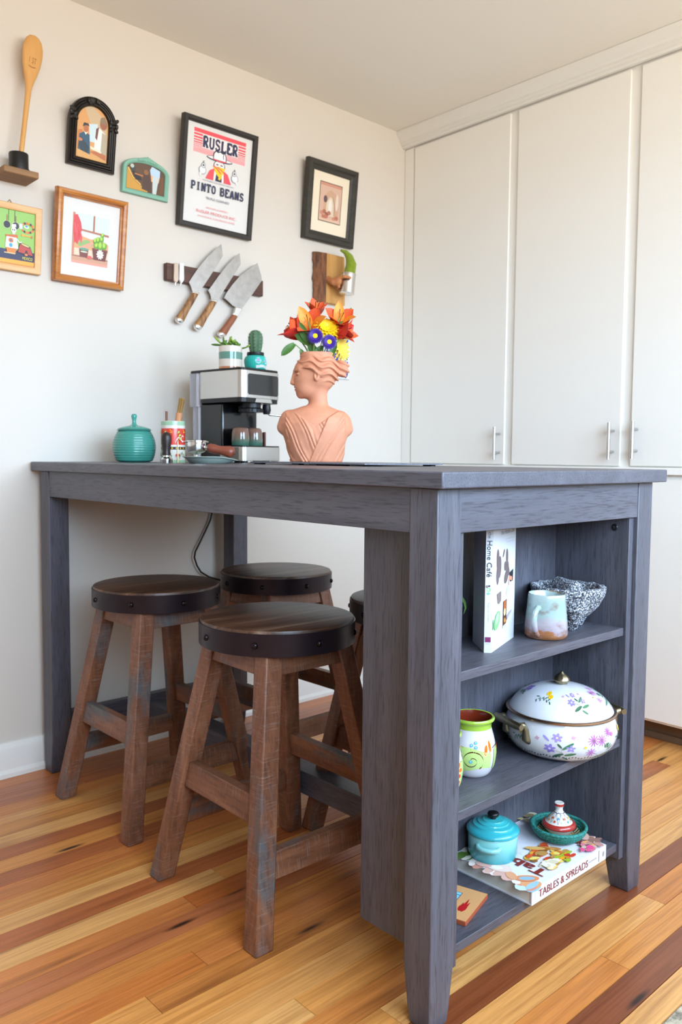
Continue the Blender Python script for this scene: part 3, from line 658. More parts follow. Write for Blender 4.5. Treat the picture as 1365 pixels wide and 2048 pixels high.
for i in range(11):
    a = -1+2*i/10; o.ell((a*0.03, -0.011, ht-0.008+0.007*(1-abs(a))), (0.0048, 0.004, 0.0055+0.003*(1-abs(a))), 8, 6, Matrix.Rotation(a*1.2, 3, 'Y'))
o.build('scroll_ornament', TL, t)
plate(t, 'backing', fo(0.013), 0.006, PAPER)
cv = Cv(cvmap(-w/2, 0, w, ht, 0.006)); I = fo(0.0148)
cv.poly([(x/w+.5, z/ht) for x, z in I], '#5b3d22'); cv.poly([(.58, .75), (.62, .85), (.8, .78), (.8, .6), (.6, .62)], '#b7cfe2'); cv.poly([(.6, .62), (.8, .6), (.78, .45), (.62, .45)], '#e0a878'); cv.poly([(.66, .14), (.64, .62), (.78, .6), (.74, .14)], '#c3cdca')
cv.poly([(.1, .14), (.1, .7), (.2, .45), (.36, .3), (.55, .22), (.55, .14)], '#c8922f'); cv.line([(.12, .68), (.22, .46), (.4, .3)], .03, '#dfb050'); cv.ell(.22, .68, .06, .1, '#3d3a34'); cv.ell(.2, .74, .04, .05, '#b9c4b6'); cv.poly([(.28, .4), (.2, .62), (.36, .58), (.42, .42)], '#1d1612'); cv.line([(.26, .56), (.44, .54)], .04, '#b06a38')
cv.poly([(.42, .2), (.45, .6), (.5, .68), (.6, .55), (.64, .15)], '#4a2f20'); cv.ell(.5, .66, .05, .07, '#8b5a30'); cv.poly([(.8, .15), (.82, .6), (.88, .65), (.9, .2)], '#6b4524'); cv.build('photograph', t)
# 7 little shelf, black cup and giant spoon
SH = wood('small_shelf_wood', [(0.3, '#7a5836'), (0.7, '#9c7348')], 'X', 3, 40, 0.6, 0.3)
one(MB().box(-1.669, -1.5732, -0.09, -0.0005, 1.6955, 1.7128).build('wall_shelf', SH, bevel=0.002), 'small brown wooden wall shelf holding the black cup', 'shelf')
t = thing('cup', 'small black cylinder cup on the little wall shelf', 'cup', (-1.614, -0.052, 1.713))
MB().lathe([(0.0275, 0), (0.0285, 0.001), (0.0285, 0.008), (0.026, 0.009), (0.026, 0.048), (0.0252, 0.05), (0.0235, 0.05), (0.0235, 0.006), (0, 0.006)], 36).build('body', mat('black_matte_ceramic', '#1a1918', 0.35), t, clean=True)
SPW = wood('spoon_beech', [(0.3, '#c98d4c'), (0.7, '#dba862')], 'Z', 3, 40, 0.45, 0.25)
a = Vector((-1.612, -0.05, 1.720)); e = wy(57, 178, -0.045)
t = thing('wooden_spoon', 'large carved wooden spoon standing upright in the black cup', 'spoon', tuple(a))
ax = (e-a); L = ax.length; ax.normalize(); nx = Vector((1, 0, 0)); nx = (nx-ax*nx.dot(ax)).normalized(); nyv = ax.cross(nx)
R = []
for q, rw, rt in [(0, .0065, .0065), (.3, .0066, .0065), (.6, .0068, .0065), (.85, .0075, .007), (1.0, .0085, .0075), (1.08, .012, .008), (1.18, .019, .0085), (1.30, .0255, .009), (1.42, .0285, .0095), (1.52, .0275, .0095), (1.60, .022, .008), (1.645, .013, .005), (1.66, .003, .002)]:
    c = ax*(L*q*1.0) if q <= 1 else ax*L*q
    R.append([c+nx*math.cos(2*PI*k/20)*rw+nyv*math.sin(2*PI*k/20)*rt for k in range(20)])
MB().loft(R).build('body', SPW, t, ang=60)
def spm(u, v, k):
    c = ax*L*(1.2+v*0.36); rw = .0275; x = (u-.5)*2*.9; return c+nx*x*.022-nyv*(-1)*0+(-nyv if nyv.y > 0 else nyv)*(math.sqrt(max(0, 1-(x*.022/rw)**2))*.0092+k+.0003)
cv = Cv(spm); cv.text('1 ST', .5, .28, .2, '#a8702f', .5); cv.line([(.25, .18), (.5, .14), (.75, .18)], .03, '#a8702f'); cv.build('engraving', t)
# 8 magnetic knife rack, knives, two small picks
RK = wood('walnut_rack', [(0.3, '#3f2418'), (0.7, '#5e3826')], 'X', 3, 40, 0.5, 0.3)
one(MB().box(-1.131, -0.742, -0.021, -0.0005, 1.4985, 1.5535).build('knife_rack', RK, bevel=0.003), 'dark walnut magnetic knife rack on the wall', 'knife rack')
BLD = mat('satin_blade', (0.44, 0.42, 0.40), 0.38, 1.0, var=0.12, vs=45); KH = wood('zebra_knife_handle', [(0.35, '#5d3a20'), (0.5, '#9a6a3c'), (0.7, '#b98a58')], 'Z', 10, 90, 0.4, 0.35); KH2 = wood('brown_knife_handle', [(0.3, '#7e4526'), (0.7, '#96573a')], 'Z', 10, 60, 0.45, 0.2)
def wx(px, py, y=-0.024): p = wy(px, py, y); return (p.x, p.z)
def knife(label, blade, neck, hnd, butt, hm, loc):
    bl = [wx(*p) for p in blade]; c = bl[0]
    t = thing('kitchen_knife', label, 'knife', (c[0], -0.0235, c[1]), group='knives on the magnetic rack')
    rel = lambda P: [(x-c[0], z-c[1]) for x, z in P]; mp = lambda x, z, y: (x, y, z)
    MB().prism(rel(bl), mp, -0.0018, 0.0008).build('blade', BLD, t, ang=0, clean=True)
    nk = rel([wx(*p) for p in neck]); MB().prism(nk, mp, -0.008, 0.002).build('bolster', CHROME, t, bevel=0.002, clean=True)
    A = [Vector((p[0], 0, p[1])) for p in rel([wx(*p) for p in hnd])]     # a0,a1 (blade end pair), b0,b1 (butt end pair)
    R = []
    for q, wd in ((0, 1), (.3, 1.06), (.6, .95), (1, 1.08)):
        l = A[0].lerp(A[2], q); r = A[1].lerp(A[3], q); m_ = (l+r)/2; hw = (r-l)/2*wd
        R.append([m_+hw*math.cos(2*PI*k/14)+Vector((0, 1, 0))*(0.009*math.sin(2*PI*k/14)-0.004) for k in range(14)])
    MB().loft(R).build('handle', hm, t, ang=40, clean=True)
    B = [Vector((p[0], 0, p[1])) for p in rel([wx(*p) for p in butt])]; R = []
    for q, k2 in ((0, 1.02), (.7, 1.02), (1, .8)):
        l = A[2].lerp(B[0], q); r = A[3].lerp(B[1], q); m_ = (l+r)/2; hw = (r-l)/2*k2
        R.append([m_+hw*math.cos(2*PI*k/14)+Vector((0, 1, 0))*(0.0092*k2*math.sin(2*PI*k/14)-0.004) for k in range(14)])
    MB().loft(R).build('end_cap', CHROME, t, ang=40, clean=True)
o_ = lambda cx, cy: (325+cx/6.5, 480+cy/6.5)
knife('upper left chef knife with zebra wood handle on the rack', [o_(765, 55), o_(690, 120), o_(600, 205), o_(520, 295), o_(440, 400), o_(380, 490), o_(343, 550), o_(365, 590), o_(383, 640), o_(390, 672), o_(472, 690), o_(560, 560), o_(690, 360), o_(785, 205)],
      [o_(385, 668), o_(380, 690), o_(455, 712), o_(475, 690)], [o_(380, 690), o_(455, 712), o_(170, 1010), o_(265, 1062)], [o_(158, 1050), o_(240, 1095)], KH, 0)
knife('middle chef knife with zebra wood handle on the rack', [o_(1003, 170), o_(930, 235), o_(830, 340), o_(720, 480), o_(640, 595), o_(593, 655), o_(615, 690), o_(630, 735), o_(632, 775), o_(715, 790), o_(810, 640), o_(930, 450), o_(1018, 315)],
      [o_(630, 772), o_(622, 795), o_(695, 818), o_(715, 790)], [o_(622, 795), o_(695, 818), o_(408, 1095), o_(505, 1145)], [o_(398, 1138), o_(475, 1190)], KH, 0)
knife('broad cleaver with plain brown handle at the right end of the rack', [o_(1235, 300), o_(1130, 375), o_(1000, 475), o_(900, 590), o_(830, 690), o_(800, 752), o_(850, 790), o_(910, 850), o_(945, 870), o_(1035, 890), o_(1160, 720), o_(1290, 530), o_(1285, 470)],
      [o_(935, 870), o_(920, 945), o_(905, 975), o_(965, 1005), o_(1030, 895)], [o_(900, 970), o_(965, 1005), o_(725, 1195), o_(815, 1245)], [o_(705, 1225), o_(780, 1275)], KH2, 0)
for lb, cx, colr in (('left one of two short pale clips on the knife rack', 172, '#c9b3a0'), ('bright right one of two short clips on the knife rack', 243, '#e6ecf2')):
    q = [wx(*o_(cx+a, b_)) for a, b_ in ((-28, 300), (28, 305), (30, 520), (8, 560), (-8, 560), (-32, 515))]; c = q[0]
    t = thing('metal_clip', lb, 'clip', (c[0], -0.0215, c[1]), group='clips on the knife rack')
    MB().prism([(x-c[0], z-c[1]) for x, z in q], lambda x, z, y: (x, y, z), -0.008, 0).build('body', mat('clip_metal'+colr[1:3], colr, 0.3, 0.35), t, bevel=0.0015, clean=True)
    tip = wx(*o_(cx-8, 590)); MB().tube([(q[3][0]-c[0]-0.003, -0.004, q[3][1]-c[1]+0.004), (tip[0]-c[0], -0.004, tip[1]-c[1])], [0.003, 0.001], 8).build('tip', STEEL, t)
# 9 bark-edged board with a clay hand holding a tin can
t = thing('wood_plaque', 'bark edged wooden plaque with a clay hand holding a tin can', 'plaque', (-0.425, -0.0005, 1.516))
SB = wood('plaque_wood', [(0.3, '#b8803e'), (0.7, '#d3a05c')], 'Z', 3, 30, 0.55, 0.25); BK = wood('bark', [(0.3, '#3f2618'), (0.5, '#7a4a2a'), (0.7, '#8f5a36')], 'Z', 8, 40, 0.8, 0.6, '#2a1a12', 90, 20, ('#4a4440', 9, 0.5, 0.62), 0.8)
MB().hexa([(-0.027, -0.026, 0), (0.073, -0.026, 0), (0.074, 0, 0), (-0.04, 0, 0)], [(-0.022, -0.026, 0.183), (0.070, -0.026, 0.183), (0.072, 0, 0.183), (-0.036, 0, 0.183)]).build('board', SB, t, bevel=0.002)
R = []; rr = random.Random(5)
for i in range(14):
    z = 0.183*i/13; j = rr.uniform(-.003, .003); R.append([(-0.026+0.004*i/13, -0.0265, z), (-0.06+j, -0.018+j, z), (-0.074+j, -0.008, z), (-0.072+j, 0, z), (-0.036, 0, z)])
MB().loft(R).build('bark_edge', BK, t, ang=20, clean=True)
c0 = wy(694, 568, -0.085)-Vector((-0.425, -0.0005, 1.516))
CL = mat('terracotta_clay', '#c07a4c', 0.6, var=0.1, vs=60)
def arm(X, Y, Z):
    d = sdC(X, Y, Z, (-0.012, -0.02, 0.088), (c0.x-0.042, c0.y+0.028, c0.z+0.004), 0.0145, 0.0115)
    d = smin(d, sdE(X, Y, Z, (c0.x-0.034, c0.y+0.012, c0.z+0.006), (0.013, 0.018, 0.018)), 0.01)
    for i, dz in enumerate((0.016, 0.0055, -0.005, -0.0145)):
        p = []
        for k_ in range(5):
            a_ = math.radians(170-k_*34); p.append((c0.x+math.cos(a_)*0.034, c0.y+math.sin(a_)*0.034, c0.z+dz))
        for u_, v_ in zip(p, p[1:]): d = np.minimum(d, sdC(X, Y, Z, u_, v_, 0.0052, 0.0048))
    a_ = [(c0.x-0.036, c0.y+0.002, c0.z+0.016), (c0.x-0.03, c0.y-0.020, c0.z+0.02), (c0.x-0.014, c0.y-0.033, c0.z+0.016)]
    for u_, v_ in zip(a_, a_[1:]): d = smin(d, sdC(X, Y, Z, u_, v_, 0.0058, 0.005), 0.004)
    return d
netobj('clay_hand', arm, (-0.04, c0.y-0.045, c0.z-0.035), (c0.x+0.05, 0.0, c0.z+0.045), 0.0022, CL, t)
CAN = mat('tin_can', (0.72, 0.70, 0.66), 0.22, 1.0); tc = c0+Vector((-0.425, -0.0005, 1.516))
t2 = thing('tin_can', 'shiny tin can held by the clay hand on the plaque', 'can', (tc.x, tc.y, tc.z-0.036), rot=(0, math.radians(7), 0))
MB().lathe([(0.0275, 0), (0.029, 0.0005), (0.029, 0.003), (0.0278, 0.004), (0.0278, 0.070), (0.029, 0.071), (0.029, 0.074), (0.0272, 0.074), (0.0268, 0.01), (0, 0.01)], 40).build('body', CAN, t2, ang=30, clean=True)
FE = mat('green_felt', '#7d8f1e', 0.95, var=0.15, vs=120, bmp=0.3, bs=500, sheen=0.3)
P = [at(697, 556, 3.02), at(700, 545, 3.02), at(703, 528, 3.02), at(699, 513, 3.02), at(691, 503, 3.02), at(681, 499, 3.02)]
sh = Vector((tc.x, tc.y, tc.z))-at(694, 568, 3.02); P = [p+sh for p in P]
one(MB().tube(P, [.0195, .0215, .020, .0145, .009, .0035], 16).build('felt_pepper', FE, ang=60), 'curved green felt pepper standing in the tin can', 'ornament')
# 10 blue and white tile
t = thing('wall_tile', 'blue and white painted tile on the wall behind the flowers', 'tile', (-0.374, -0.0005, 1.238))
MB().box(-0.066, 0.066, -0.009, 0, 0, 0.215).build('tile', mat('white_glaze', '#dfe2ea', 0.2), t, bevel=0.002)
cv = Cv(lambda u, v, k: (-0.066+u*0.132, -0.009-k, v*0.215)); BL = '#3b4c9e'
for i in range(10):
    v = .04+i*.1
    cv.ell(.86, v+.02, .07, .032, BL, .5); cv.ell(.12, v+.02, .06, .03, BL, -.5); cv.ell(.9, v+.06, .03, .02, BL); cv.line([(.72, v), (.76, v+.05), (.72, v+.09)], .02, '#6c79b8')
cv.petals(.45, .5, 8, .25, .07, BL, .2, '#cdd3ea', .06); cv.petals(.45, .8, 6, .16, .05, BL, 0, '#cdd3ea', .04); cv.petals(.45, .2, 6, .16, .05, BL, .3, '#cdd3ea', .04); cv.build('painting', t)
# ------------------------------------------------------------------ things on the table top (z = H)
def cyl_map(prof, c=(0, 0, 0), a0=0.0):
    """u = angle offset (radians) from a0, v = z ; sits on the turned profile"""
    zs = [p[1] for p in prof]; rs = [p[0] for p in prof]
    def f(u, v, k):
        r = float(np.interp(v, zs, rs))+k; a = a0+u; return (c[0]+r*math.cos(a), c[1]+r*math.sin(a), c[2]+v)
    return f
ACAM = math.atan2(-CF.y, -CF.x)         # heading from the things towards the viewer's side of the room
# teal ribbed sugar jar
t = thing('sugar_jar', 'teal ribbed ceramic jar with a knobbed lid at the table end', 'jar', (-1.335, -0.175, H))
TE = mat('teal_glaze', '#3f9183', 0.22, var=0.12, vs=12, coat=0.3)
pr = [(0.030, 0.0), (0.042, 0.001)]
N = 12
for i in range(N*4+1):
    z = 0.004+0.088*i/(N*4); q = z/0.096; base = 0.044+0.0175*math.sin(PI*min(1, q*0.98+0.05))**0.7 if q < 1 else 0.05
    pr.append((base+0.0012*abs(math.sin(PI*i/4)), z))
pr += [(0.052, 0.094), (0.048, 0.096)]
MB().lathe(pr, 48).build('body', TE, t, ang=60)
MB().lathe([(0.048, 0.0965), (0.047, 0.0985), (0.030, 0.1045), (0.012, 0.108), (0.0065, 0.112), (0.0055, 0.122), (0.0075, 0.131), (0.0085, 0.136), (0.0065, 0.141), (0.0005, 0.1425)], 40).build('lid', TE, t, ang=60)
# tamper
t = thing('coffee_tamper', 'coffee tamper with dark wooden grip and steel foot', 'tamper', (-1.352, -0.385, H))
MB().lathe([(0.0165, 0), (0.0168, 0.001), (0.0168, 0.0125), (0.012, 0.0155), (0.009, 0.017), (0.0085, 0.021)], 32).build('steel_foot', CHROME, t, ang=30)
MB().lathe([(0.0085, 0.0212), (0.0118, 0.0225), (0.012, 0.026), (0.0108, 0.032), (0.0118, 0.045), (0.0138, 0.062), (0.0136, 0.074), (0.0105, 0.081), (0.005, 0.0846), (0.0004, 0.0855)], 28).build('grip', mat('dark_walnut_grip', '#2b1d1a', 0.4), t, ang=60)
# painted cup with brush and stick
cx, cy = -1.262, -0.272
t = thing('painted_cup', 'red and white flower painted ceramic cup holding a pastry brush', 'cup', (cx, cy, H))
pf = [(0.0335, 0.0), (0.0345, 0.001), (0.0345, 0.119), (0.0335, 0.1205)]
MB().lathe(pf+[(0.031, 0.1205), (0.031, 0.006), (0.0003, 0.006)], 40).build('body', mat('cup_white_glaze', '#ded9cf', 0.25, coat=0.3), t, ang=30, clean=True)
cv = Cv(cyl_map([(0.0345, 0), (0.0345, 0.12)], a0=ACAM))
cv.rect(-PI, .108, PI, .1195, '#9cc4a0', 48); cv.rect(-PI, .052, PI, .099, '#d8362a', 48); cv.rect(-PI, .038, PI, .046, '#1c1c1c', 48); cv.rect(-PI, .0, PI, .008, '#9cc4a0', 48)
for i in range(18): cv.ell(-3+i*.345, .042, .06, .0024, '#f0c02a')
for j in range(6):
    u = -2.8+j*1.05
    cv.line([(u+.1*k_, .058+.010*math.sin(k_*.7)+.002*k_) for k_ in range(8)], .0035, '#f1ece4')
    cv.line([(u+.62+.12*math.cos(a_/2.), .070+.008*math.sin(a_/2.)) for a_ in range(10)], .003, '#f1ece4')
    for q, (du, dv, rr) in enumerate([(.25, .088, .10), (.35, .079, .10), (.42, .070, .11)]): cv.ell(u+du, dv, rr, .0032, '#a8c840', .02); cv.ell(u+du+.05, dv+.001, rr*.4, .0022, '#dfe8a0')
    for du, dv in ((.68, .094), (.78, .091), (.7, .088), (.8, .087)): cv.ell(u+du, dv, .035, .0018, '#f2b82a')
    cv.petals(u+.2, .022, 6, .16, .004, '#c8342c', 0, '#f0e0b0', .05); cv.line([(u+.3, .012), (u+.55, .03), (u+.8, .018)], .004, '#5f9a6a')
cv.build('painting', t, glaze('painted_glaze_cup'))
tb = thing('pastry_brush', 'pastry brush with tan bristles standing in the painted cup', 'brush', (cx+0.006, cy, H+0.008))
d0 = Vector((0.0045, -0.004, 0.085)); d1 = Vector((0.0085, -0.0075, 0.128)); d2 = Vector((0.0105, -0.0095, 0.155)); 
MB().tube([(0, 0, 0), d0, d1, Vector((0.0092, -0.0082, 0.137))], [0.005, 0.008, 0.0095, 0.009], 14).build('handle', mat('brush_handle_tan', '#c98a5c', 0.5), tb, ang=40)
br = MB(); rr = random.Random(3)
for i in range(60):
    a = rr.random()*6.28; q = math.sqrt(rr.random())*0.0078; o = Vector((math.cos(a)*q, math.sin(a)*q, 0)); e = Vector((0.0155, -0.0125, 0.178+rr.uniform(-.004, .003)))+o*1.15
    br.tube([Vector((0.0092, -0.0082, 0.134))+o, e], [0.0011, 0.0008], 5)
o = br.build('bristles', mat('tan_bristle', '#a9834a', 0.7), tb); o['kind'] = 'stuff'
one(MB().tube([(cx-0.017, cy+0.008, H+0.008), (cx-0.0185, cy+0.006, H+0.149)], [0.0032, 0.0038], 10).build('wooden_stick', mat('brown_stick', '#7b5645', 0.6)), 'thin brown wooden stick standing in the painted cup', 'stick')
# spoon rest with portafilter
SR = mat('sage_green_glaze', '#9aa79c', 0.25, var=0.06, vs=20, coat=0.3)
rc = Vector((-1.300, -0.505, H))
t = thing('spoon_rest', 'sage green glazed spoon rest under the portafilter', 'spoon rest', tuple(rc), rz=-0.83)
b = MB(); seg = 56; R = []
for rs, z in [(0.040, 0.0), (0.046, 0.001), (0.056, 0.012), (0.062, 0.0165), (0.066, 0.0175), (0.066, 0.0190), (0.061, 0.0185), (0.050, 0.0135), (0.038, 0.006), (0.001, 0.005)]:
    ring = []
    for i in range(seg):
        a = 2*PI*i/seg; st = max(0, math.cos(a))**8; e = rs*(1+0.30*st*min(1, rs/0.05)); zz = z-0.009*st*(1 if rs > 0.055 else 0)*(z/0.018)
        ring.append((e*math.cos(a), rs*math.sin(a)*0.92, zz))
    R.append(ring)
b.loft(R); b.build('body', SR, t, ang=50)
t = thing('portafilter', 'steel portafilter with red brown wooden handle lying on the spoon rest', 'portafilter', (rc.x-0.020, rc.y+0.020, H+0.0135), rz=-0.83)
MB().lathe([(0.004, 0.0), (0.0055, 0.001), (0.0055, 0.010), (0.013, 0.014), (0.0235, 0.018), (0.0255, 0.022), (0.0255, 0.044), (0.0275, 0.045), (0.0275, 0.048), (0.0235, 0.048), (0.0235, 0.024), (0.0003, 0.022)], 40).build('basket', CHROME, t, ang=30, clean=True)
lg = MB()
for a in (0.4, 3.5): lg.ell((0.029*math.cos(a), 0.029*math.sin(a), 0.0445), (0.005, 0.005, 0.0025), 10, 6)
lg.build('lugs', CHROME, t)
MB().tube([(0.022, 0, 0.030), (0.034, 0, 0.0285)], [0.006, 0.0075], 12).build('neck', CHROME, t)
MB().tube([(0.031, 0, 0.029), (0.036, 0, 0.0285), (0.048, 0, 0.026), (0.060, 0, 0.0235), (0.075, 0, 0.021), (0.090, 0, 0.0185), (0.099, 0, 0.0165), (0.104, 0, 0.015)], [0.009, 0.0122, 0.0128, 0.0112, 0.0128, 0.0155, 0.0142, 0.0065], 20).build('handle', wood('red_handle_wood', [(0.3, '#6e3222'), (0.7, '#8f4a36')], 'X', 6, 60, 0.4, 0.2), t, ang=60)
# ------------------------------------------------------------------ espresso machine
mw, md, mh = 0.172, 0.245, 0.288
K0 = Vector((-1.0837, -0.365, H)); rz = math.radians(8.5)
E_ = thing('espresso_machine', 'stainless steel and black espresso machine with two pots on top', 'coffee machine', tuple(K0), rz=rz)
def rbox(x0, x1, y0, y1, z0, z1, r, n=6):
    pts = []
    for cx_, cy_, a0 in ((x1-r, y0+r, -PI/2), (x1-r, y1-r, 0), (x0+r, y1-r, PI/2), (x0+r, y0+r, PI)):
        for i in range(n+1): a = a0+PI/2*i/n; pts.append((cx_+r*math.cos(a), cy_+r*math.sin(a)))
    return MB().loft([[(x, y, z) for x, y in pts] for z in (z0, z1)])
rbox(0.0, mw, 0.0, md-0.045, 0.196, 0.2795, 0.022).build('steel_head', STEEL, E_, ang=30, bevel=0.0015)
rbox(0.0015, mw-0.0015, 0.0015, md-0.001, 0.2796, 0.2865, 0.022).build('top_plate', BLK, E_, ang=30, bevel=0.0015)
rbox(0.002, mw-0.002, 0.002, md-0.047, 0.184, 0.1959, 0.022).build('underside', BLK, E_, ang=30)
MB().box(0.010, mw-0.010, 0.095, md-0.048, 0.006, 0.184).build('column', mat('glossy_black', '#0c0c0e', 0.18, coat=0.4), E_, bevel=0.006)
rbox(0.0, mw, -0.004, 0.105, 0.006, 0.049, 0.018).build('drip_tray', STEEL, E_, ang=30, bevel=0.001)
rbox(0.001, mw-0.001, -0.003, 0.096, 0.0495, 0.0525, 0.018).build('drip_grille', BLK, E_, ang=30)
for x, y in ((0.02, 0.01), (mw-0.02, 0.01), (0.02, md-0.07), (mw-0.02, md-0.07)): MB().lathe([(0.011, 0), (0.011, 0.0058)], 16, (x, y, 0)).build('foot', BLK, E_)
MB().box(0.04, 0.105, -0.016, -0.0045, 0.002, 0.0075).build('tray_tab', BLK, E_, bevel=0.0015)
pn = MB(); pn.prism([(0.030, 0.206), (0.152, 0.206), (0.157, 0.211), (0.157, 0.264), (0.152, 0.269), (0.030, 0.269), (0.025, 0.264), (0.025, 0.211)], lambda x, z, y: (x, y, z), -0.0012, 0.002)
pn.build('display', mat('display_glass', '#0a0b0d', 0.06, coat=0.8), E_, ang=0, clean=True)
pn = MB(); pn.prism([(0.055, 0.1845), (0.13, 0.1845), (0.125, 0.196), (0.06, 0.196)], lambda x, z, y: (x, y, z), -0.001, 0.004); pn.build('badge_plate', STEEL, E_, ang=0, clean=True)
cv = Cv(lambda u, v, k: (u, -0.0015-k, v)); cv.text('CASABREWS', 0.092, 0.1985, 0.0045, '#e9e7e2', 0.05); cv.build('badge', E_)
g = MB(); g.lathe([(0.036, 0), (0.036, 0.010), (0.031, 0.014), (0.031, 0.03)], 36, (mw/2, 0.048, 0.156))
g.build('group_head', BLK, E_, ang=30)
g = MB()
for i in range(14): a = 2*PI*i/14; g.box(-.002, .002, -.001, .001, 0, .008) if False else g.ell((mw/2+0.0365*math.cos(a), 0.048+0.0365*math.sin(a), 0.161), (0.0025, 0.0025, 0.005), 6, 5)
o = g.build('grip_ribs', mat('dark_grey_metal', '#3a3a3d', 0.4, 0.6), E_); o['kind'] = 'stuff'
MB().tube([(mw-0.02, 0.055, 0.186), (mw-0.012, 0.05, 0.160), (mw-0.006, 0.045, 0.152), (mw+0.028, 0.02, 0.150), (mw+0.042, 0.010, 0.148)], 0.0035, 10).build('steam_wand', CHROME, E_, ang=60)
MB().tube([(mw+0.040, 0.0115, 0.151), (mw+0.052, 0.004, 0.138), (mw+0.062, -0.003, 0.112)], [0.009, 0.0085, 0.006], 14).build('wand_grip', BLK, E_, ang=60)
MB().tube([(mw-0.035, 0.03, 0.182), (mw-0.035, 0.03, 0.165), (mw-0.035, 0.03, 0.152)], [0.012, 0.014, 0.010], 16).build('steam_knob', BLK, E_, ang=60)
TK = mat('clear_tank_plastic', (0.78, 0.8, 0.92), 0.08, trans=0.85, ior=1.3)
tk = rbox(0.004, mw-0.004, md-0.0445, md, 0.175, 0.279, 0.012); tk.build('water_tank', TK, E_, ang=30)
rbox(0.012, mw-0.012, md-0.0445, md-0.006, 0.006, 0.1745, 0.012).build('tank_neck', TK, E_, ang=30)
# two inverted espresso glasses on the tray
def gl():
    m, nt, b = newmat('brown_green_glaze'); tc_ = nt.nodes.new('ShaderNodeTexCoord'); sx = nt.nodes.new('ShaderNodeSeparateXYZ'); nt.links.new(tc_.outputs['Object'], sx.inputs[0])
    mr = nd(nt, 'ShaderNodeMapRange'); mr.inputs[1].default_value = 0; mr.inputs[2].default_value = 0.055; nt.links.new(sx.outputs[2], mr.inputs[0])
    nt.links.new(ramp(nt, mr.outputs[0], [(0.1, C('#4d7a68')), (0.45, C('#6b5f50')), (0.7, C('#7a5a4e'))]).outputs[0], b.inputs['Base Color']); b.inputs['Roughness'].default_value = 0.12; b.inputs['Coat Weight'].default_value = 0.5; return m
GL = gl(); Mr = Matrix.Translation(K0) @ Matrix.Rotation(rz, 4, 'Z')
for lb, x in (('left brown and green espresso cup upside down on the drip tray', 0.038), ('right brown and green espresso cup upside down on the drip tray', 0.096)):
    p = Mr @ Vector((x, 0.045, 0.0527)); t = thing('espresso_cup', lb, 'cup', tuple(p), group='upside down espresso cups')
    MB().lathe([(0.026, 0), (0.0272, 0.0008), (0.0275, 0.02), (0.0265, 0.04), (0.0235, 0.051), (0.019, 0.055), (0.0003, 0.0555)], 32).build('body', GL, t, ang=60)
    if x > 0.09:
        h_ = MB(); h_.tube([(0.026, 0, 0.012), (0.04, 0.004, 0.012)], 0.003, 8); h_.build('handle_pin', CHROME, t)
        MB().box(0.040, 0.0455, -0.004, 0.010, -0.0, 0.044).build('handle', mat('handle_brown', '#7a5348', 0.5), t, bevel=0.002)
# ------------------------------------------------------------------ pots on the machine
zt = H+0.2867
sp = Mr @ Vector((0.036, 0.086, 0.2867)); kp = Mr @ Vector((0.124, 0.066, 0.2867))
t = thing('plant_pot', 'cream pot with a green stripe holding a succulent', 'plant pot', tuple(sp))
prp = [(0.034, 0), (0.0358, 0.001), (0.0358, 0.067), (0.0345, 0.0685)]
MB().lathe(prp+[(0.0325, 0.0685), (0.0325, 0.055), (0.0003, 0.055)], 44).build('body', mat('cream_glaze', '#ddd3c6', 0.3, coat=0.3), t, ang=30, clean=True)
cv = Cv(cyl_map([(0.0358, 0), (0.0358, 0.07)])); cv.rect(-PI, .0285, PI, .050, '#5f8f80', 48); cv.rect(-PI, .0, PI, .006, '#c07a50', 48); cv.build('stripe', t, glaze('painted_glaze_stripe'))
MB().lathe([(0.0003, 0.0), (0.0322, 0.0), (0.0322, 0.003), (0.0003, 0.004)], 24, (0, 0, 0.0555)).build('soil', mat('potting_soil', '#2b1f17', 0.95, bmp=0.6, bs=400), t)
LG = mat('jade_leaf', '#587f2e', 0.35, var=0.25, vs=60, sss=0.1); LG2 = mat('jade_leaf_light', '#88a83a', 0.35, var=0.2, vs=60, sss=0.1)
t = thing('succulent', 'trailing green jade succulent in the striped pot', 'plant', (sp.x, sp.y, sp.z+0.059))
rr = random.Random(21)
def leafobj(parent, a, b, wd, th, m):
    a, b = Vector(a), Vector(b); d = b-a; L_ = d.length; q = d.to_track_quat('X', 'Z').to_matrix()
    v = MB(); v.ell((0, 0, 0), (L_/2, wd, th), 10, 7, q); v.v = [tuple(Vector(p)+(a+b)/2) for p in v.v]; return v.build('leaf', m, parent, ang=180)
R_, U_, T_ = CR, Vector((0, 0, 1)), -CF
stem = MB(); stem.tube([Vector((0, 0, -0.004)), R_*-0.014+U_*0.012, R_*-0.028+U_*0.020], [0.003, 0.003, 0.002], 8); stem.build('stem', LG, t)
leafobj(t, R_*-0.026+U_*0.016, R_*-0.052+U_*0.042, 0.0085, 0.0035, LG2); leafobj(t, R_*-0.026+U_*0.014, R_*-0.060+U_*0.016, 0.0085, 0.0034, LG)
leafobj(t, R_*-0.02+U_*0.014, R_*-0.022+U_*0.040, 0.0075, 0.0034, LG); leafobj(t, R_*-0.008+U_*0.014, R_*0.004+U_*0.042, 0.0075, 0.0036, LG2)
leafobj(t, R_*0.026+U_*0.002, R_*0.052+U_*0.008, 0.0045, 0.0025, LG); leafobj(t, R_*0.046+U_*0.006, R_*0.060+U_*0.015, 0.006, 0.003, LG2)
for i in range(30):
    x = rr.uniform(-0.022, 0.027); dpt = rr.uniform(-0.022, 0.024); z = rr.uniform(0.0, 0.020)*(1-abs(x)*14); a = rr.uniform(0, 6.28)
    p = R_*x+T_*dpt+U_*(0.002+z); leafobj(t, p, p+R_*math.cos(a)*0.013+T_*math.sin(a)*0.008+U_*rr.uniform(0.006, 0.016), 0.0052, 0.0036, rr.choice([LG, LG, LG2]))
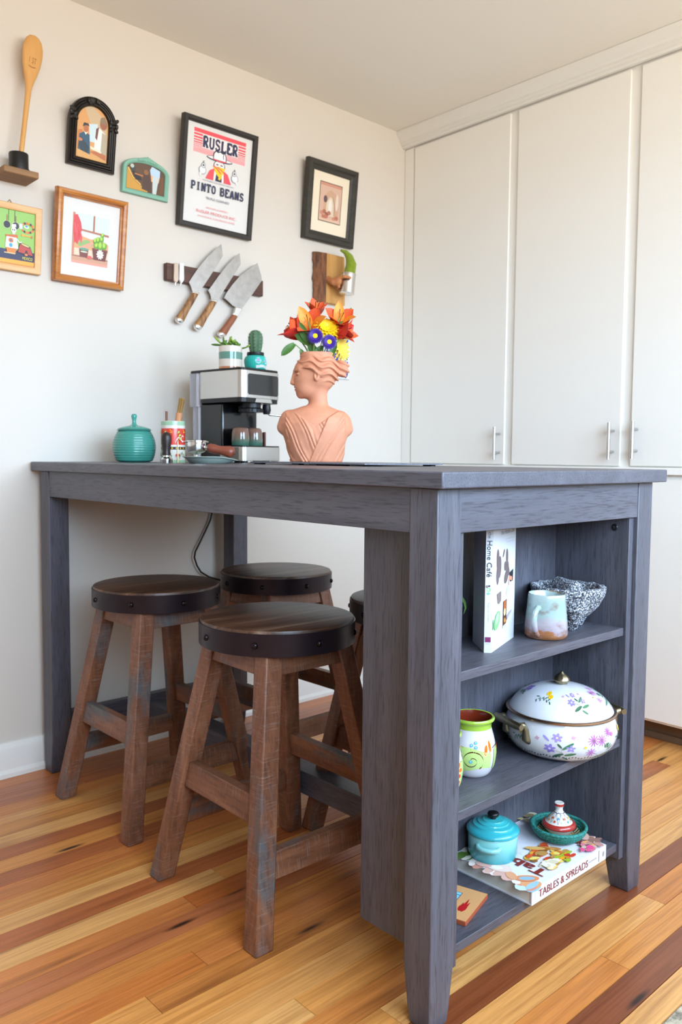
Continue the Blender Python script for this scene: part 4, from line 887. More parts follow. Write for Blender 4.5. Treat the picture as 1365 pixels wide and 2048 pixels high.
t = thing('plant_pot', 'turquoise sugar skull pot holding a small cactus', 'plant pot', tuple(kp))
TQ = mat('turquoise_paint', '#2fb9ac', 0.45)
skp = [(0.027, 0.0), (0.030, 0.001), (0.033, 0.012), (0.036, 0.026), (0.0355, 0.036), (0.031, 0.0445), (0.026, 0.0475)]
MB().lathe(skp+[(0.024, 0.0475), (0.024, 0.04), (0.0003, 0.04)], 44).build('body', TQ, t, ang=60, clean=True)
fa = math.atan2(-math.cos(rz), math.sin(rz)); cv = Cv(cyl_map(skp, a0=fa-0.12))
for s_ in (-1, 1):
    cv.ell(s_*.42, .031, .26, .0095, '#e4f2f4', 0, 24); cv.ell(s_*.42, .031, .19, .007, '#8fdce0', 0, 20); cv.ell(s_*.42, .0315, .10, .004, '#d08ad0', 0, 14)
cv.poly([(-.07, .0235), (.07, .0235), (0, .029)], '#d8a04a')
for i in range(9): cv.rect(-.62+i*.138, .010-.0015*abs(i-4)*.5, -.50+i*.138, .018-.0015*abs(i-4)*.4, '#eef4f2')
cv.line([(-.66, .014-.002), (-.3, .0145), (.3, .0145), (.66, .012)], .0008, '#2a7f7a'); cv.build('face_painting', t)
MB().lathe([(0.0265, 0), (0.027, 0.001), (0.027, 0.0095), (0.0255, 0.0105), (0.0245, 0.0105), (0.0245, 0.004), (0.0003, 0.004)], 36, (0, 0, 0.0478)).build('inner_pot', BLK, t, ang=40, clean=True)
t = thing('cactus', 'short ribbed green cactus in the turquoise pot', 'plant', (kp.x, kp.y, kp.z+0.052))
MB().lathe([(0.012, 0.0), (0.0145, 0.006), (0.0175, 0.018), (0.0195, 0.032), (0.0195, 0.046), (0.017, 0.056), (0.011, 0.063), (0.005, 0.0655), (0.0004, 0.066)], 60, fn=lambda a, z: 1+0.09*math.cos(8*a)).build('body', mat('cactus_green', '#4f7052', 0.6, var=0.2, vs=80), t, ang=80)
t.scale = (1.08, 1.08, 1.15)
spn = MB()
for i in range(8):
    a = 2*PI*i/8
    for z, r in ((.012, .0168), (.021, .0197), (.030, .0212), (.039, .0214), (.048, .0208), (.056, .0186), (.062, .013)):
        for da in (-.5, 0, .5): spn.tube([(r*math.cos(a), r*math.sin(a), z), ((r+.004)*math.cos(a+da*.3), (r+.004)*math.sin(a+da*.3), z+.002*da)], [0.0004, 0.0001], 4)
o = spn.build('spines', mat('cactus_spine', '#cfc9b0', 0.6), t); o['kind'] = 'stuff'
# ------------------------------------------------------------------ thin board under the bust
t = thing('serving_board', 'thin grey speckled board on small black feet under the bust', 'board', (-1.245, -1.055, H))
MB().box(0, 0.27, 0, 0.43, 0.0034, 0.0072).build('board', mat('grey_granite', '#6e6f78', 0.5, var=0.35, vs=300), t, bevel=0.0008)
for x, y in ((0.004, 0.025), (0.004, 0.17), (0.004, 0.235), (0.25, 0.02), (0.25, 0.40), (0.004, 0.39)): MB().box(x, x+0.016, y, y+0.028, 0, 0.0034).build('foot', BLK, t, ang=0)
# ------------------------------------------------------------------ terracotta bust vase
BZ = H+0.0073; BP = at(631, 924, 2.15); BP.z = BZ
ty = math.atan2(CR.y, CR.x)
def bust(X, Y, Z):
    zz = np.array([-0.02, 0, .02, .05, .08, .10, .115, .128, .138, .15]); aa = np.array([.058, .063, .069, .079, .088, .092, .090, .076, .055, .02]); bb = np.array([.038, .041, .045, .051, .054, .052, .047, .040, .033, .018])
    a = np.interp(Z, zz, aa); b = np.interp(Z, zz, bb); tor = (np.sqrt((X/a)**2+(Y/b)**2)-1)*b*0.85
    tor = np.maximum(tor, Z-0.146)
    # pleated wrap: folds fan from each shoulder and cross over the chest
    vl = 0.062+0.95*np.abs(X+0.006); neck = (Z-(0.088+0.75*np.abs(X-0.0)))        # >0 : bare skin
    t1 = (X+0.048)*0.93+(Z-0.13)*0.45; t2 = (X-0.045)*0.80-(Z-0.13)*0.52
    over = np.where(t2+0.045 > 0.0, 1.0, 0.0)
    side = X+0.014-(Z)*0.42
    w1 = X+0.05+(Z-0.14)*0.50; w2 = X-0.04-(Z-0.13)*0.62; f1 = np.abs(np.sin(w1*200+1.3*np.sin(w1*150)+np.sin(Z*55)*0.9))**0.8*(0.65+0.35*np.sin(w1*120+1)); f2 = np.abs(np.sin(w2*150+1.5*np.sin(w2*120+1)+np.sin(Z*40)*0.8))**0.8*(0.65+0.35*np.sin(w2*90+2))
    fold = np.where(side > 0, 0.0032+f2*0.0034, f1*0.0034)
    cloth = np.where((neck < 0.0) & (Y < 0.03) & (np.abs(X) < 0.078), fold, 0.0)
    tor = tor-cloth*np.clip((0.139-Z)/0.012, 0, 1)
    d = tor
    d = smin(d, sdC(X, Y, Z, (-0.070, 0.004, 0.116), (-0.0845, 0.006, 0.090), 0.0195, 0.0165), 0.010)
    d = smin(d, sdC(X, Y, Z, (0.068, 0.004, 0.110), (0.083, 0.006, 0.086), 0.0190, 0.0150), 0.010)
    d = np.where(Z < 0.1, np.maximum(d, -1+0*X) if False else d, d)
    d = smin(d, sdC(X, Y, Z, (0.008, 0.004, 0.128), (0.005, 0.002, 0.192), 0.0255, 0.0232), 0.016)
    # head in profile, looking to -X
    h = sdE(X, Y, Z, (0.004, 0, 0.226), (0.050, 0.041, 0.046))
    h = smin(h, sdE(X, Y, Z, (-0.026, 0, 0.212), (0.031, 0.032, 0.043)), 0.012)
    h = smin(h, sdE(X, Y, Z, (-0.030, 0, 0.240), (0.0265, 0.030, 0.026)), 0.008)
    h = smin(h, sdE(X, Y, Z, (-0.018, 0, 0.188), (0.030, 0.026, 0.0205)), 0.012)
    h = smin(h, sdE(X, Y, Z, (-0.0405, 0, 0.1755), (0.0085, 0.011, 0.0095)), 0.008)
    h = smin(h, sdC(X, Y, Z, (-0.0545, 0, 0.238), (-0.0615, 0, 0.206), 0.0042, 0.0056), 0.004)
    h = smin(h, sdE(X, Y, Z, (-0.0560, 0, 0.2035), (0.006, 0.009, 0.0042)), 0.003)
    for s_ in (-1, 1):
        h = -smin(-h, sdE(X, Y, Z, (-0.0545, s_*0.0195, 0.2275), (0.0125, 0.0125, 0.0072)), 0.004)
        h = smin(h, sdE(X, Y, Z, (-0.0440, s_*0.0195, 0.2268), (0.0062, 0.0085, 0.0042)), 0.001)
        h = smin(h, sdC(X, Y, Z, (-0.0545, s_*0.005, 0.2365), (-0.041, s_*0.0275, 0.237), 0.0030, 0.0024), 0.004)
    h = smin(h, sdE(X, Y, Z, (-0.0505, 0, 0.1945), (0.0062, 0.0115, 0.0030)), 0.0025); h = smin(h, sdE(X, Y, Z, (-0.0490, 0, 0.1885), (0.0060, 0.010, 0.0034)), 0.0025)
    h = -smin(-h, sdE(X, Y, Z, (-0.0545, 0, 0.1915), (0.006, 0.011, 0.0010)), 0.0012)
    h = smin(h, np.maximum(sdE(X, Y, Z, (0.0035, -0.0415, 0.220), (0.0075, 0.0055, 0.0135)), -sdE(X, Y, Z, (0.0025, -0.047, 0.222), (0.0038, 0.004, 0.0085))), 0.002)
    h = smin(h, sdE(X, Y, Z, (0.0035, 0.0415, 0.220), (0.0075, 0.0055, 0.0135)), 0.002)
    d = smin(d, h, 0.011)
    # wavy hair, bun, open rim
    wave = 0.0034*np.sin(330*(Z+0.28*X)+1.9*np.sin(120*X)+10*np.abs(Y))+0.0008*np.sin(760*(Z+0.3*X)+3*np.sin(120*X))
    hr = sdE(X, Y, Z, (0.007, 0, 0.240), (0.0585, 0.0475, 0.047))-wave
    line = np.maximum((Z-0.2560)+0.50*(X+0.058)+0.003*np.sin(120*X), (X-0.0155)*0.9+(Z-0.215)*0.25)
    hr = np.maximum(hr, -line*0.8)
    hr = np.maximum(hr, -(Z-0.181))
    d = smin(d, hr, 0.0018)
    bn = np.sqrt((X-0.0665)**2+Y**2+((Z-0.243)/1.12)**2)-0.0205-0.0026*np.sin(380*(Z-0.242)+150*(X-0.06))
    bn = smin(bn, sdC(X, Y, Z, (0.036, 0, 0.24), (0.060, 0, 0.242), 0.0115), 0.003); d = smin(d, bn, 0.002)
    rim = np.maximum((np.sqrt(((X-0.0015)/0.0445)**2+(Y/0.037)**2)-1)*0.037-0.0012*np.sin(130*X+60*Z), np.abs(Z-0.262)-0.0215)
    d = smin(d, rim, 0.006)
    hole = np.maximum((np.sqrt(((X-0.0015)/0.0395)**2+(Y/0.032)**2)-1)*0.032, 0.238-Z)
    d = np.maximum(d, -hole)
    return np.maximum(d, -Z)
t = thing('bust_vase', 'terracotta classical bust vase filled with flowers', 'vase', tuple(BP), rz=ty)
netobj('bust', bust, (-0.112, -0.064, -0.004), (0.108, 0.064, 0.290), 0.0017, mat('terracotta', '#d08c6c', 0.6, var=0.06, vs=40, bmp=0.05, bs=300), t)
# ------------------------------------------------------------------ bouquet (each bloom is a thing of its own)
BB = Vector((BP.x, BP.y, BP.z+0.25)); VW = -CF
def bp(px, py, dd=0.0): return at(px, py, 2.15-dd)
def petal(parent, base, d, up, L_, wd, curl, m, cup=0.25, name='petal', n=6, tip=0.9):
    d = d.normalized(); sd = d.cross(up).normalized(); nn = sd.cross(d); b = MB(); R = []
    for i in range(n+1):
        q = i/n; w_ = wd*max(0.0, math.sin(PI*(0.10+0.90*q**1.1)))**0.62*(1 if q < 0.98 else 0.25); c = base+d*L_*q+nn*curl*L_*q*q
        R.append([c+sd*w_*k+nn*cup*w_*k*k for k in (-1, -.5, 0, .5, 1)])
    back = [[p-nn*0.0004 for p in r] for r in R]
    b.loft(R, False, False, False); n5 = len(b.v); b.v += [tuple(p) for r in back for p in r]; f0 = list(b.f)
    for f in f0: b.f.append(tuple(i+n5 for i in f[::-1])); b.mi.append(0)
    E1 = [i*5 for i in range(n+1)]+[n*5+k for k in range(1, 5)]+[i*5+4 for i in range(n-1, -1, -1)]+[3, 2, 1]
    for a, c in zip(E1, E1[1:]+E1[:1]): b.f.append((a, c, c+n5, a+n5)); b.mi.append(0)
    return b.build(name, m, parent, ang=60)
OR = mat('orange_petal', '#e2572c', 0.5, var=0.18, vs=40, sss=0.1); ORI = mat('amber_petal', '#ee9330', 0.5, var=0.15, vs=60, sss=0.1); RDP = mat('red_petal', '#c92f26', 0.5, var=0.2, vs=40, sss=0.1)
YEL = mat('yellow_petal', '#f2cf1c', 0.5, sss=0.1); PUR = mat('purple_petal', '#3d1d86', 0.5, var=0.2, vs=60); GRN = mat('flower_leaf', '#47702f', 0.45, var=0.25, vs=30); STM = mat('flower_stem', '#6f8a46', 0.5); DST = mat('dark_anther', '#3a1414', 0.6)
def stem(parent, c, end, r=0.0018):
    e = end-c; mid = e*0.5+Vector((0, 0, 0.01)); MB().tube([e, mid, Vector((0, 0, 0))], r, 7).build('stem', STM, parent)
def root(): return BB+CR*random.uniform(-.02, .02)+Vector((0, 0, -0.02))
def lily(label, px, py, dd, face, size, m1, m2, open_=0.75, a0=0.0):
    c = bp(px, py, dd); t = thing('alstroemeria', label, 'flower', tuple(c), group='orange red lilies in the bust')
    f = face.normalized(); s1 = f.cross(Vector((0.13, 0.2, 1))).normalized(); s2 = s1.cross(f); base = -f*size*0.62
    for i in range(6):
        a = a0+2*PI*i/6; rad = s1*math.cos(a)+s2*math.sin(a); inner = i % 2; d = f*(1-open_*0.55)+rad*open_*(0.62 if inner else 0.8)
        petal(t, base, d, -rad+f*0.1, size*(1.15 if inner else 1.05), size*(0.27 if inner else 0.37), -0.16, m2 if inner and i != 5 else m1, 0.3)
    for i in range(5):
        a = i*1.25; MB().tube([base, base+f*size*0.55+(s1*math.cos(a)+s2*math.sin(a))*size*0.07, base+f*size*0.9+(s1*math.cos(a)+s2*math.sin(a))*size*0.14], [0.0006, 0.0006, 0.0012], 5).build('stamen', DST if i % 2 else ORI, t)
    stem(t, c, root()); return t
F = lambda x, y, z: CR*x+CU*y+VW*z
lily('tall orange lily at the top of the bouquet', 633, 614, -0.01, F(.15, .75, .45), 0.047, OR, OR, .55, .3)
lily('large orange lily at the front left of the bouquet', 617, 643, 0.03, F(-.1, .45, .8), 0.062, OR, ORI, .68, 0)
lily('orange lily at the upper right of the bouquet', 681, 632, 0.015, F(.15, .55, .7), 0.057, OR, ORI, .62, .5)
lily('red lily bud at the far right of the bouquet', 694, 664, 0.025, F(.95, .15, .3), 0.055, RDP, OR, .40, .2)
lily('red and orange lily at the far left of the bouquet', 585, 658, 0.02, F(-.75, .55, .25), 0.060, RDP, OR, .50, .1)
lily('dark red lily tucked behind the leaves at the left', 600, 650, -0.015, F(-.3, .7, .3), 0.040, RDP, RDP, .5, .7)
def daisy(name, label, px, py, dd, face, n, L_, wd, m, cm, cr, rows=1, droop=0.0, cat='flower', group=None):
    c = bp(px, py, dd); t = thing(name, label, cat, tuple(c), group=group); f = face.normalized(); s1 = f.cross(Vector((0.1, 0.3, 1))).normalized(); s2 = s1.cross(f)
    for r in range(rows):
        for i in range(n):
            a = 2*PI*(i+0.5*r)/n; rad = s1*math.cos(a)+s2*math.sin(a); lift = 0.12+0.28*r
            petal(t, rad*cr*0.6+f*0.001*r, rad+f*lift, f, L_*(1-0.17*r), wd, -0.15, m, 0.15, n=4)
    if cm:
        q = f.to_track_quat('Z', 'Y').to_matrix(); b = MB(); b.ell((0, 0, 0), (cr, cr, cr*0.45), 16, 8, q); b.build('flower_centre', cm, t, ang=180)
    stem(t, c-f*0.004+f*0.004, root()); return t
YC = mat('yellow_disc', '#f0cf12', 0.8, bmp=0.8, bs=900)
daisy('aster', 'purple aster with yellow centre at the front middle of the bouquet', 631, 672, 0.055, F(-.05, .1, 1), 28, 0.0165, 0.0026, PUR, YC, 0.0088, 3, group='purple asters')
daisy('aster', 'purple aster with yellow centre at the lower right of its twin', 659, 684, 0.055, F(.15, .05, 1), 28, 0.0155, 0.0026, PUR, YC, 0.0085, 3, group='purple asters')
daisy('aster', 'dark purple aster half hidden behind the orange lily', 606, 643, -0.0, F(-.6, .5, .5), 22, 0.010, 0.0022, mat('dark_purple_petal', '#2b1040', 0.5), YC, 0.006, 2, group='purple asters')
daisy('chrysanthemum', 'bright yellow chrysanthemum in the middle of the bouquet', 655, 657, 0.02, F(.15, .55, .8), 17, 0.034, 0.0056, YEL, YC, 0.008, 3, group='yellow chrysanthemums')
daisy('chrysanthemum', 'drooping pale yellow chrysanthemum at the lower right of the bouquet', 680, 694, 0.0, F(.8, .1, .5), 18, 0.044, 0.0042, mat('pale_yellow_petal', '#e6c64a', 0.5), YC, 0.006, 2, group='yellow chrysanthemums')
LVS = [((590, 688), (562, 710), .0105, 'long green leaf hanging out over the forehead'), ((622, 690), (590, 665), .012, 'broad green leaf at the left front of the bouquet'), ((618, 690), (598, 642), .011, 'upright green leaf behind the left lily'), ((625, 625), (619, 604), .004, 'small pointed leaf at the top of the bouquet'), ((690, 640), (703, 615), .006, 'pale green leaf at the upper right of the bouquet'), ((672, 660), (697, 641), .010, 'green leaf beside the upper right lily'), ((640, 712), (612, 680), .009, 'dark leaf low in the bouquet above the hair'), ((628, 714), (645, 690), .008, 'green leaf between the two asters'), ((662, 714), (672, 680), .009, 'green leaf under the right aster'), ((607, 712), (601, 698), .006, 'short dark leaf curling over the rim'), ((652, 650), (664, 640), .008, 'green leaf between the orange lilies'), ((618, 715), (625, 680), .008, 'green leaf under the left aster')]
for i, (a, b_, wd, lb) in enumerate(LVS):
    A = bp(*a, 0.03 if i not in (3, 4, 5, 10) else -0.01); B_ = bp(*b_, 0.035 if i not in (3, 4, 5, 10) else 0.0)
    t = thing('flower_leaf', lb, 'leaf', tuple(A), group='leaves of the bouquet'); petal(t, Vector((0, 0, 0)), B_-A, VW+CU*0.2, (B_-A).length, wd, -0.12, GRN, 0.35, 'blade', 8)
    stem(t, A, root(), 0.0014)
# ------------------------------------------------------------------ things on the bookcase shelves
z1, z2, z3 = SZ
def face(p): return math.atan2(CP.y-p[1], CP.x-p[0])
# standing cook book (covers spread a little)
t = thing('cook_book', 'white cook book standing open on the top shelf beside the mug', 'book', (0, 0, z1))
s0, s1 = Vector((-1.3405, -1.4675, 0)), Vector((-1.3318, -1.4775, 0)); hb = 0.231
fd = (Vector((-1.189, -1.4255, 0))-s1).normalized(); bd_ = (Vector((-1.266, -1.376, 0))-s0).normalized(); wb = 0.15; wb2 = 0.092
CVW = mat('book_cover_white', '#d4d4d8', 0.35); PG = mat('page_edges', '#d9d2c4', 0.8, var=0.08, vs=600)
def slab_between(a, b, th, n, z0, z1_): return MB().hexa([a+Vector((0, 0, z0)), b+Vector((0, 0, z0)), b+n*th+Vector((0, 0, z0)), a+n*th+Vector((0, 0, z0))], [a+Vector((0, 0, z1_)), b+Vector((0, 0, z1_)), b+n*th+Vector((0, 0, z1_)), a+n*th+Vector((0, 0, z1_))])
sn = (s1-s0).normalized(); spn_ = Vector((sn.y, -sn.x, 0)); inw = -spn_ if spn_.dot(fd) < 0 else spn_
slab_between(s0, s1, 0.0025, inw, 0, hb).build('spine', CVW, t, ang=0, clean=True)
fn_ = Vector((-fd.y, fd.x, 0)); fn_ = fn_ if fn_.dot(s0-s1) > 0 else -fn_; bn_ = Vector((-bd_.y, bd_.x, 0)); bn_ = bn_ if bn_.dot(s1-s0) > 0 else -bn_
slab_between(s1, s1+fd*wb, 0.0025, fn_, 0, hb).build('front_cover', CVW, t, ang=0, clean=True)
slab_between(s0, s0+bd_*wb2, 0.0025, bn_, 0, hb).build('back_cover', CVW, t, ang=0, clean=True)
p0 = s0+inw*0.003+sn*0.0035; p1 = s1+inw*0.003-sn*0.0035; p2 = s1+fd*wb*0.95+fn_*0.004; p3 = s1+fd*wb*0.95+fn_*0.013; p4 = s0+bd_*wb2*0.93+bn_*0.012; p5 = s0+bd_*wb2*0.93+bn_*0.004; pm = (s0+s1)/2+inw*0.025
MB().prism([(p.x, p.y) for p in (p0, p1, p2, p3, pm, p4, p5)], lambda x, y, z: (x, y, z), 0.003, hb-0.004).build('pages', PG, t, ang=0, clean=True)
so = -inw
cv = Cv(lambda u, v, k: s0+sn*(u*(s1-s0).length)+so*k+Vector((0, 0, v*hb)))
ls = (s1-s0).length/hb
def sptext(s_, v0, v1, ht, col, cu=.5):   # runs down the spine
    vs, fs, tw, th = textpolys(s_); kx = (v0-v1)/tw; ky = ht/th
    cv.raw([(cu-ht/2+y*ky, v0-x*kx) for x, y in vs], fs, col)
sptext('the', .955, .905, .42, '#4d5662')
for d_ in (-.02, .02): sptext('Home', .885, .735, .66, '#2a2e36', .5+d_); sptext('Café', .715, .60, .66, '#2a2e36', .5+d_)
sptext('', 0, 0, 0, '#000000') if False else None; sptext('Asia Lui Chapa', .40, .245, .3, '#a0a6b4')
cv.ell(.5, .50, .30, .016, '#8fc48a'); cv.ell(.25, .525, .18, .012, '#8b7a70'); cv.ell(.55, .53, .15, .008, '#4c4a55'); cv.ell(.45, .47, .2, .009, '#7ab8a4'); cv.ell(.42, .50, .14, .008, '#efece8')
cv.rect(.12, .085, .88, .125, '#7a2a5a'); cv.rect(.2, .07, .8, .074, '#b0b0b8'); cv.build('spine_print', t)
fo_ = -fn_
cv = Cv(lambda u, v, k: s1+fd*(u*wb)+fo_*k+Vector((0, 0, v*hb)))
cv.text('the Home Café', .62, .915, .038, '#74747c', .6); cv.text('NEW FAVOURITE RECIPES', .72, .865, .008, '#b4b4bc', .4); cv.text('TO MAKE AT HOME', .72, .84, .008, '#b4b4bc', .32)
DK = '#6b5c5c'
for cx_, cy_, rx_, ry_, ro in [(.2, .72, .06, .09, .1), (.28, .66, .07, .09, -.2), (.2, .6, .06, .08, 0), (.45, .76, .05, .02, .6), (.6, .72, .05, .07, .2), (.62, .63, .07, .06, -.3), (.52, .65, .04, .04, 0), (.58, .56, .1, .05, .3), (.68, .60, .05, .03, -.8)]: cv.ell(cx_, cy_, rx_, ry_, DK, ro)
cv.poly([(.72, .58), (.9, .6), (.88, .5), (.76, .5)], '#22242c'); cv.line([(.84, .52), (.72, .54), (.70, .49), (.74, .44)], .035, '#e08a6a'); cv.ell(.68, .44, .09, .035, '#d8dad8', .3); cv.ell(.68, .44, .06, .022, '#b9bdb8', .3)
cv.poly([(.18, .45), (.36, .46), (.36, .38), (.28, .36), (.22, .37)], '#7c6c68'); cv.poly([(.46, .16), (.46, .36), (.62, .37), (.60, .17)], '#5a3320'); cv.poly([(.48, .27), (.48, .36), (.6, .365), (.59, .28)], '#a85a2c'); cv.ell(.53, .27, .04, .03, '#e6dc9a'); cv.ell(.54, .20, .035, .02, '#d8903a'); cv.rect(.45, .14, .63, .16, '#c8ccd0')
cv.poly([(.62, .19), (.84, .24), (.86, .26), (.62, .23)], '#a59ca8'); cv.ell(.2, .235, .13, .065, '#7dc47a', .3); cv.ell(.2, .25, .08, .04, '#a6dc9c', .3); cv.rect(.02, .18, .05, .26, '#5fae62'); cv.build('cover_print', t)
# green leaf peeking from behind the table leg
t = thing('plant_leaf', 'curved green plant leaf showing behind the front table leg on the top shelf', 'leaf', (-1.452, -1.395, z1))
pl = [wy(px, py, -1.385)-Vector((-1.452, -1.395, z1)) for px, py in ((902, 1190), (912, 1188), (923, 1194), (930, 1204), (932, 1216), (928, 1228))]
MB().tube(pl, [.0022, .0026, .0032, .0034, .0026, .0006], 8, fx=.5).build('blade', mat('leaf_stripe_green', '#7fae5a', 0.4, var=0.3, vs=90), t, ang=60)
MB().lathe([(0.022, 0), (0.026, 0.001), (0.03, 0.05), (0.0285, 0.05), (0.0003, 0.045)], 28).build('pot', mat('small_dark_pot', '#3b3432', 0.6), t, clean=True)
MB().tube([(0, 0, 0.044), (-0.002, 0.002, 0.07), pl[0]], [.002, .0022, .0022], 6).build('stem', STM, t)
# stoneware mug
def mugmat():
    m, nt, b = newmat('stoneware_glaze'); tc_ = nt.nodes.new('ShaderNodeTexCoord'); sx = nt.nodes.new('ShaderNodeSeparateXYZ'); nt.links.new(tc_.outputs['Object'], sx.inputs[0])
    n1 = noise(nt, coords(nt, (1, 1, 2.2), False), 38, 5, 0.6); ad = nd(nt, 'ShaderNodeMath', operation='MULTIPLY_ADD'); nt.links.new(n1, ad.inputs[0]); ad.inputs[1].default_value = 0.05; nt.links.new(sx.outputs[2], ad.inputs[2])
    mr = nd(nt, 'ShaderNodeMapRange'); mr.inputs[1].default_value = 0.024; mr.inputs[2].default_value = 0.115; nt.links.new(ad.outputs[0], mr.inputs[0])
    c = ramp(nt, mr.outputs[0], [(0.02, C('#8a5630')), (0.14, C('#9a6440')), (0.22, C('#9c9098')), (0.38, C('#a89ea4')), (0.5, C('#96a8a6')), (0.75, C('#8fa5a2')), (0.96, C('#a0b0ac')), (1.0, C('#8a7864'))]).outputs[0]
    n2 = ramp(nt, noise(nt, coords(nt, (1, 1, 1.6), False), 30, 4), [(0.56, (0, 0, 0)), (0.72, (0.8, 0.8, 0.8))]).outputs[0]
    nt.links.new(mixc(nt, n2, c, C('#7d5f50')), b.inputs['Base Color']); b.inputs['Roughness'].default_value = 0.22; b.inputs['Coat Weight'].default_value = 0.35; return m
MG = mugmat(); mc = Vector((-1.1385, -1.466, z1))
t = thing('mug', 'pale blue and brown glazed stoneware mug on the top shelf', 'mug', tuple(mc), rz=ACAM-0.62)
MB().lathe([(0.036, 0), (0.0405, 0.002), (0.0425, 0.009), (0.0418, 0.025), (0.0388, 0.055), (0.0365, 0.08), (0.0362, 0.0865), (0.0352, 0.088), (0.0338, 0.0865), (0.034, 0.06), (0.036, 0.01), (0.0003, 0.008)], 48).build('body', MG, t, ang=60, clean=True)
MB().tube([(0.036, 0, 0.062), (0.046, 0, 0.064), (0.058, 0, 0.056), (0.062, 0, 0.042), (0.058, 0, 0.027), (0.050, 0, 0.016), (0.040, 0, 0.011)], [.006, .0065, .007, .0072, .007, .0062, .0055], 12, fx=.75).build('handle', MG, t, ang=60)
# molcajete and its pestle
def stone():
    m, nt, b = newmat('basalt_stone'); v = coords(nt, (1, 1, 1), False)
    n = noise(nt, v, 300, 3, 0.75); c = ramp(nt, n, [(0.38, C('#101114')), (0.47, C('#46484f')), (0.53, C('#7c7e88')), (0.60, C('#dfe2ea'))]).outputs[0]
    nt.links.new(c, b.inputs['Base Color']); b.inputs['Roughness'].default_value = 0.85; bump(nt, b, n, 0.5, 0.002); return m
ST = stone(); mo = Vector((-1.021, -1.441, z1))
t = thing('molcajete', 'speckled grey stone molcajete bowl on three legs on the top shelf', 'mortar', tuple(mo), rz=ACAM)
def molc(X, Y, Z):
    r = np.sqrt(X**2+Y**2); nz = 0.0004*(np.sin(X*310+Y*170)+np.sin(Y*290-Z*240+1)+np.sin(Z*330+X*200+2))
    out = np.maximum(r-np.interp(Z, [0.02, 0.03, 0.05, 0.07, 0.09], [0.03, 0.046, 0.063, 0.074, 0.0785]), np.maximum(Z-0.0885, 0.022-Z))
    d = np.maximum(out, -sdE(X, Y, Z, (0, 0, 0.098), (0.066, 0.066, 0.052)))
    for i in range(3):
        a = 2*PI*i/3+0.05; d = smin(d, sdC(X, Y, Z, (math.cos(a)*0.052, math.sin(a)*0.052, 0.052), (math.cos(a)*0.034, math.sin(a)*0.034, 0.009), 0.021, 0.0115), 0.010)
    return np.maximum(d*0.8+nz, -Z)
netobj('bowl', molc, (-0.09, -0.09, -0.004), (0.09, 0.09, 0.096), 0.0022, ST, t)
t = thing('pestle', 'grey stone pestle resting inside the molcajete', 'pestle', tuple(mo+Vector((0, 0, 0.067))), rz=ACAM)
netobj('pestle_stone', lambda X, Y, Z: sdC(X, Y, Z, (0.026, 0.004, 0.014), (-0.028, -0.012, 0.020), 0.0200, 0.0150)+0.0004*(np.sin(X*320+Y*200)+np.sin(Y*310+Z*260)), (-0.05, -0.04, -0.01), (0.055, 0.035, 0.045), 0.0022, ST, t)
